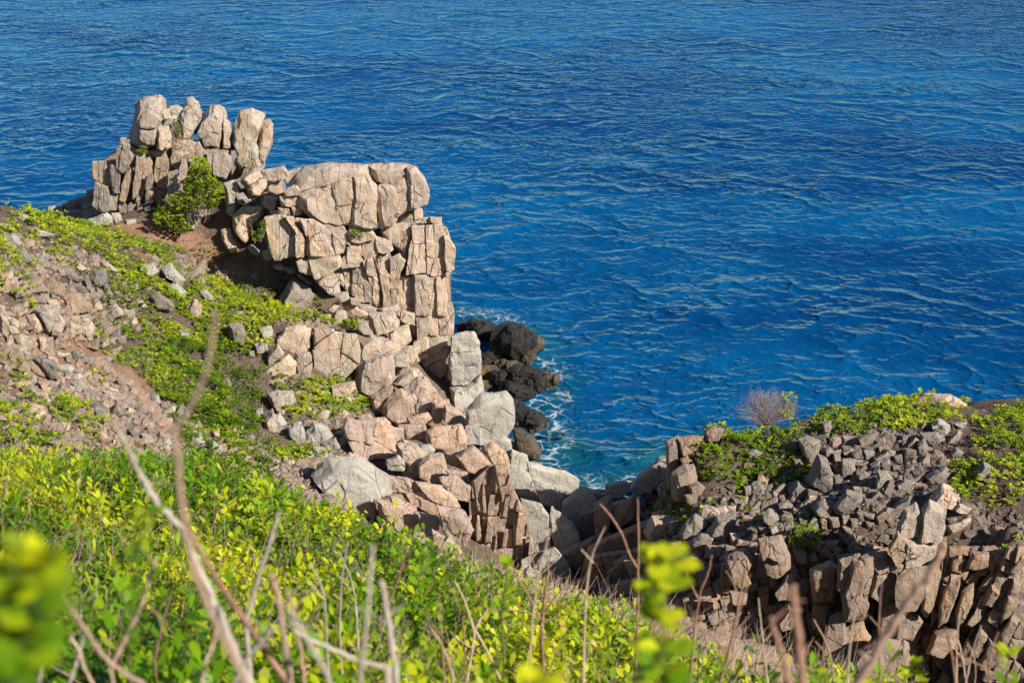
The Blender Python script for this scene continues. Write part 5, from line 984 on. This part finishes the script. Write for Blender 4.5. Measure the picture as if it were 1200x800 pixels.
branch('dark branching dry stalk before the foot of the pink cliff', 7.0, [(637,795),(635,745),(636,720),(640,690),(642,658)], 6, 3, TWIG_BROWN, [([(634,724),(612,716),(574,713)], 3, 2), ([(636,722),(650,700),(660,690),(672,684)], 3, 1.5), ([(634,730),(655,722),(690,715)], 2.5, 1.2), ([(632,722),(615,690),(596,665),(585,655)], 3, 1.6), ([(636,700),(628,670),(624,655)], 2, 1.2), ([(635,740),(645,752),(656,768)], 2.5, 1.5)])
branch('pale forked dry twig in green leaves at centre', 5.5, [(545,812),(552,770),(558,735),(572,713)], 5, 3, STRAW, [([(556,740),(545,705),(533,680)], 3, 1.5), ([(557,738),(575,770),(588,800)], 3, 2)])
branch('thin pale twig leaning left at the lower centre', 4.5, [(530,790),(520,760),(505,735)], 5, 3, TWIG_TAN)
branch('pinkish stalks rising from the bottom right among fresh shoots', 4.0, [(1120,812),(1116,770),(1108,735)], 4, 3, TWIG_BROWN, [([(1116,772),(1138,760),(1150,752)], 2.5, 1.5), ([(1112,748),(1102,742),(1098,738)], 2, 1.2)])
branch('thin bare stalk with a bend at the bottom right', 4.2, [(1165,812),(1158,790),(1162,760),(1170,740)], 3.5, 2, TWIG_BROWN, [([(1158,782),(1140,775),(1128,765)], 2, 1.2)])
r_ = random.Random(5); used_ = set(); KIND_ = ['', 'tall ', 'short ', 'forked ', 'crooked ', 'straight ']
for i in range(26):
    x = r_.uniform(20, 1180); y = 800 if x > 700 else r_.uniform(700, 800); d = r_.uniform(3.2, 8); h = r_.uniform(60, 130) * 4.5 / d; lx = r_.uniform(-28, 28)
    mt_ = r_.choice(['tan', 'brown', 'grey', 'straw yellow'])
    kd_ = 'tall ' if h > 95 * 4.5 / d * .9 else 'short '
    branch('%sthin %s dry stalk leaning %s, %s' % (kd_, mt_, 'left' if lx < 0 else 'right', ['in the lower left corner', 'at lower left', 'left of bottom centre', 'right of bottom centre', 'before the dark gully', 'at the bottom right'][min(5, int(x / 200))]), d, [(x, y + 12), (x + lx * .4 + r_.uniform(-5, 5), y - h * .5), (x + lx, y - h)], 3.4, 1.6, {'tan': TWIG_TAN, 'brown': TWIG_BROWN, 'grey': TWIG_GREY}.get(mt_, STRAW), [([(x + lx * .4, y - h * .5), (x + lx * .4 + r_.choice([-1, 1]) * 14, y - h * .5 - 16)], 2, 1.2)], group='thin dry stalks on the near bank')

# out-of-focus leafy sprigs right in front of the lens
def sprig(label, Y, axis, n, leaf_px, tone, w=3, spread=1.0, mat=None, stemw=3, wl_=.42):
    path = spline([P(x, y, Y) for x, y in axis], 8); mp = Y / F / .95; foot = path[0]; g = float(Hs([foot[0]], [foot[1]])[0]); pre = np.linspace((foot[0], foot[1], min(g, foot[2] - .05)), foot, 5)[:-1]
    t = thing('leafy_sprig', label, 'sprig', pre[0], 'leafy sprigs close to the lens'); full = np.concatenate([pre, path]); V, T = tube(full, stemw * mp / 2, stemw * mp / 3); mesh_obj('stem', shift(V, t), T, GREENSTEM, t)
    ts = nr.uniform(.05, 1, n); ts[:5] = 1; ii = (ts * (len(path) - 1)).astype(int); b = path[ii]; ang = nr.uniform(0, 6.28, n); el = nr.uniform(.1, 1.1, n) * (.4 + .6 * ts)
    d = np.stack([np.cos(ang) * np.cos(el) * spread, np.sin(ang) * np.cos(el), np.sin(el)], 1); L = leaf_px * mp * nr.uniform(.7, 1.15, n)
    V, T, A = leaves(b, unit(d), L, L * wl_, np.clip(tone + (ts - .5) * .4 + nr.normal(0, .12, n), 0, 1), bend=.15)
    for a in range(n): lo = mesh_obj('leaf', shift(V[a * 6:a * 6 + 6], t), T[:4] , mat or LEAF_NEAR, t, attrs={'tone': A[a * 6:a * 6 + 6]})
    return t
sprig('tall blurred yellow-green sprig right of centre before the gully', 1.75, [(776,830),(774,780),(776,730),(780,690),(781,655)], 70, 44, .72, wl_=.6)
sprig('blurred yellow-green leaf clump at the left edge', 1.0, [(20,780),(28,730),(40,680),(52,655)], 75, 60, .62, wl_=.62)
sprig('dark green blurred clump at the lower left corner', 1.1, [(10,850),(8,800),(14,750),(18,715)], 60, 70, .30, wl_=.6)
sprig('feathery green sprig with narrow leaves left of the long grey twig', 2.2, [(150,760),(155,700),(160,650),(176,600)], 60, 30, .55, wl_=.28)
sprig('low bright sprig at the bottom edge at centre', 1.3, [(626,850),(628,820),(630,802)], 34, 40, .85, wl_=.6)
sprig('fresh pointed green sprig by the dark stalk before the pink cliff', 6.0, [(590,760),(588,720),(592,690),(594,664)], 16, 20, .62, wl_=.42)
sprig('small green sprig at the bottom right corner', 3.6, [(1178,830),(1180,790),(1184,765)], 22, 24, .6)
sprig('small green sprig at the bottom, left of the corner one', 3.8, [(1080,830),(1072,800),(1066,780)], 18, 22, .66)
sprig('bright green shoot at the bottom, under the upright brown stem', 3.4, [(975,830),(960,800),(950,782)], 20, 24, .6)
sprig('green shoot at the bottom between the brown stem and the big tan branch', 3.6, [(1030,840),(1024,810),(1018,796)], 16, 22, .7)

# ---------------------------------------------------------------- the sea
def sea_mat():
    m = mat_new('sea_water'); n = N(m); geo = n('ShaderNodeNewGeometry').outputs['Position']
    foam = n('ShaderNodeAttribute', attribute_name='foam').outputs['Fac']; shal = n('ShaderNodeAttribute', attribute_name='shallow').outputs['Fac']
    w1 = n('ShaderNodeMapping', i_Vector=geo, i_Scale=(.68, 1.0, 1), i_Rotation=(0, 0, R(-9))).outputs[0]
    w2 = n('ShaderNodeMapping', i_Vector=geo, i_Scale=(.7, 1.0, 1), i_Rotation=(0, 0, R(22))).outputs[0]
    w3 = n('ShaderNodeMapping', i_Vector=geo, i_Scale=(.3, 1.0, 1), i_Rotation=(0, 0, R(6))).outputs[0]
    sx = n('ShaderNodeSeparateXYZ', i_0=geo).outputs
    def crest(lam, deg, wsc, wamp, detail, seed):                     # warped wave trains with sharp crests
        k = 3.14159 / lam; kx, ky = k * math.sin(R(deg)), k * math.cos(R(deg))
        off = n('ShaderNodeVectorMath', operation='ADD', i_0=geo, i_1=(seed, seed * 2, 0)).outputs[0]
        wv = noise_(n, off, wsc, detail, .55)
        ph = math_(n, 'ADD', math_(n, 'ADD', math_(n, 'MULTIPLY', sx[0], kx), math_(n, 'MULTIPLY', sx[1], ky)), math_(n, 'MULTIPLY', wv, wamp))
        amp = ramp(n, noise_(n, off, wsc * .8, 2, .5), .38, .62, .12, 1.0)
        return math_(n, 'MULTIPLY', math_(n, 'POWER', math_(n, 'SUBTRACT', 1.0, math_(n, 'ABSOLUTE', math_(n, 'SINE', ph))), 1.25), amp)
    c = noise_(n, geo, 2.6, 2, .5, .3)
    cross = ramp(n, noise_(n, geo, .045, 3, .5), .42, .62)
    h = math_(n, 'MULTIPLY', crest(1.5, 8, .42, 15, 3, 3), .17)
    h = math_(n, 'ADD', h, math_(n, 'MULTIPLY', crest(1.05, -24, .6, 14, 2, 11), .09))
    h = math_(n, 'ADD', h, math_(n, 'MULTIPLY', crest(2.9, -6, .2, 16, 3, 21), .36))
    h = math_(n, 'ADD', h, math_(n, 'MULTIPLY', crest(5.6, 12, .1, 16, 3, 31), .62))
    h = math_(n, 'ADD', h, math_(n, 'MULTIPLY', math_(n, 'MULTIPLY', crest(1.3, 70, .5, 16, 2, 41), cross), .10))
    h = math_(n, 'ADD', h, math_(n, 'MULTIPLY', c, .10))
    h = math_(n, 'MULTIPLY', h, ramp(n, noise_(n, geo, .022, 4, .55, .8), .36, .62, .5, 1.25))
    calm = math_(n, 'SUBTRACT', 1.0, math_(n, 'MULTIPLY', shal, .2))
    bp = n('ShaderNodeBump', i_Height=math_(n, 'MULTIPLY', h, calm), i_Strength=1.0, i_Distance=.46).outputs[0]
    w3 = n('ShaderNodeMapping', i_Vector=geo, i_Scale=(.5, 1.0, 1), i_Rotation=(0, 0, R(20))).outputs[0]
    big = noise_(n, w3, .045, 5, .6)
    col = mix(n, ramp(n, big, .36, .64), (.0006, .030, .120), (.0012, .072, .205))
    teal = mix(n, ramp(n, noise_(n, geo, .5, 3), .35, .65), (.002, .055, .095), (.006, .085, .11))
    col = mix(n, math_(n, 'MULTIPLY', ramp(n, shal, .05, .95), ramp(n, noise_(n, geo, .35, 3), .3, .6, .45, 1.0)), col, teal)
    fn = n('ShaderNodeTexVoronoi', feature='DISTANCE_TO_EDGE', i_Vector=n('ShaderNodeVectorMath', operation='ADD', i_0=geo, i_1=n('ShaderNodeTexNoise', i_Vector=geo, i_Scale=1.4, i_Detail=4.0).outputs[1]).outputs[0], i_Scale=1.5).outputs[0]
    lace = ramp(n, fn, .0, .20, 1.0, 0.0)
    fm = math_(n, 'MULTIPLY', ramp(n, math_(n, 'ADD', foam, math_(n, 'MULTIPLY', math_(n, 'SUBTRACT', lace, .5), .7)), .42, .80), ramp(n, noise_(n, geo, 2.2, 6, .75), .40, .58, .0, 1.0))
    col = mix(n, math_(n, 'MULTIPLY', fm, .5), col, (.55, .63, .68))
    body = n('ShaderNodeBsdfDiffuse', i_Color=col, i_Normal=bp)
    glo = n('ShaderNodeBsdfGlossy', i_Color=(.27, .60, 1.0, 1), i_Roughness=.10, i_Normal=bp)
    fr = n('ShaderNodeFresnel', i_IOR=1.33, i_Normal=bp).outputs[0]
    fac = math_(n, 'MULTIPLY', ramp(n, fr, .02, .95, .0, 1.0), math_(n, 'SUBTRACT', 1.0, fm))
    mx = n('ShaderNodeMixShader', i_0=fac, i_1=body.outputs[0], i_2=glo.outputs[0])
    n('ShaderNodeOutputMaterial', i_0=mx.outputs[0]); return m
xs = np.concatenate([-np.geomspace(4000, 60, 26), np.arange(-55, -14, 2.5), np.arange(-14, 16, .25), np.arange(16, 60, 2.5), np.geomspace(62, 4000, 26)])
ys = np.concatenate([np.array([-60, 0, 20.]), np.arange(30, 46, 1.0), np.arange(46, 80, .25), np.geomspace(80.5, 9000, 60)])
GX, GY = np.meshgrid(xs, ys); nx, ny = len(xs), len(ys); idx = np.arange(nx * ny).reshape(ny, nx)
px, py = proj(GX, GY, np.zeros(GX.shape))
SHORE = [(532,362),(560,372),(600,382),(640,398),(640,425),(660,440),(652,470),(625,480),(640,500),(655,520),(640,545),(620,560),(640,560),(690,572),(715,575),(745,560),(780,530)]
pts = spline([P(x, y, CAMZ / (math.tan(PITCH - math.atan((400 - y) / F)))) for x, y in SHORE], 6)
d = np.full(GX.shape, 99.0)
for q in pts: d = np.minimum(d, np.hypot(GX - q[0], GY - q[1]))
shal = .6 * np.exp(-(d / 1.3) ** 2) + .4 * np.exp(-(((px - 690) / 70) ** 2 + ((py - 545) / 40) ** 2)) + .25 * np.exp(-(((px - 560) / 60) ** 2 + ((py - 195) / 18) ** 2))
FOAM = [([(655,458),(664,462),(662,475)], .35, 1.0), ([(650,498),(662,510),(662,520),(645,530)], .35, 1.1), ([(625,470),(645,480),(640,495),(655,500)], .9, .75), ([(625,530),(645,535),(640,550)], .8, .75), ([(530,368),(560,366),(600,376)], .9, .6), ([(625,425),(640,425),(652,440)], .7, .7), ([(635,500),(625,515)], .9, .7), ([(690,560),(710,572),(740,562)], .7, .62), ([(640,560),(690,575)], .7, .55)]
foam = .12 * np.exp(-(d / .7) ** 2)
for q, w, amp in FOAM:
    for c in spline([P(x, y, CAMZ / (math.tan(PITCH - math.atan((400 - y) / F)))) for x, y in q], 10): foam = np.maximum(foam, .82 * amp * np.exp(-((GX - c[0]) ** 2 + (GY - c[1]) ** 2) / w ** 2))
quads = np.stack([idx[:-1, :-1], idx[:-1, 1:], idx[1:, 1:], idx[1:, :-1]], -1).reshape(-1, 4)
tag(mesh_obj('sea', np.stack([GX, GY, np.zeros(GX.shape)], -1).reshape(-1, 3), quads, sea_mat(), attrs={'foam': foam.ravel(), 'shallow': np.clip(shal, 0, 1).ravel()}), 'deep blue rippled sea', kind='structure')
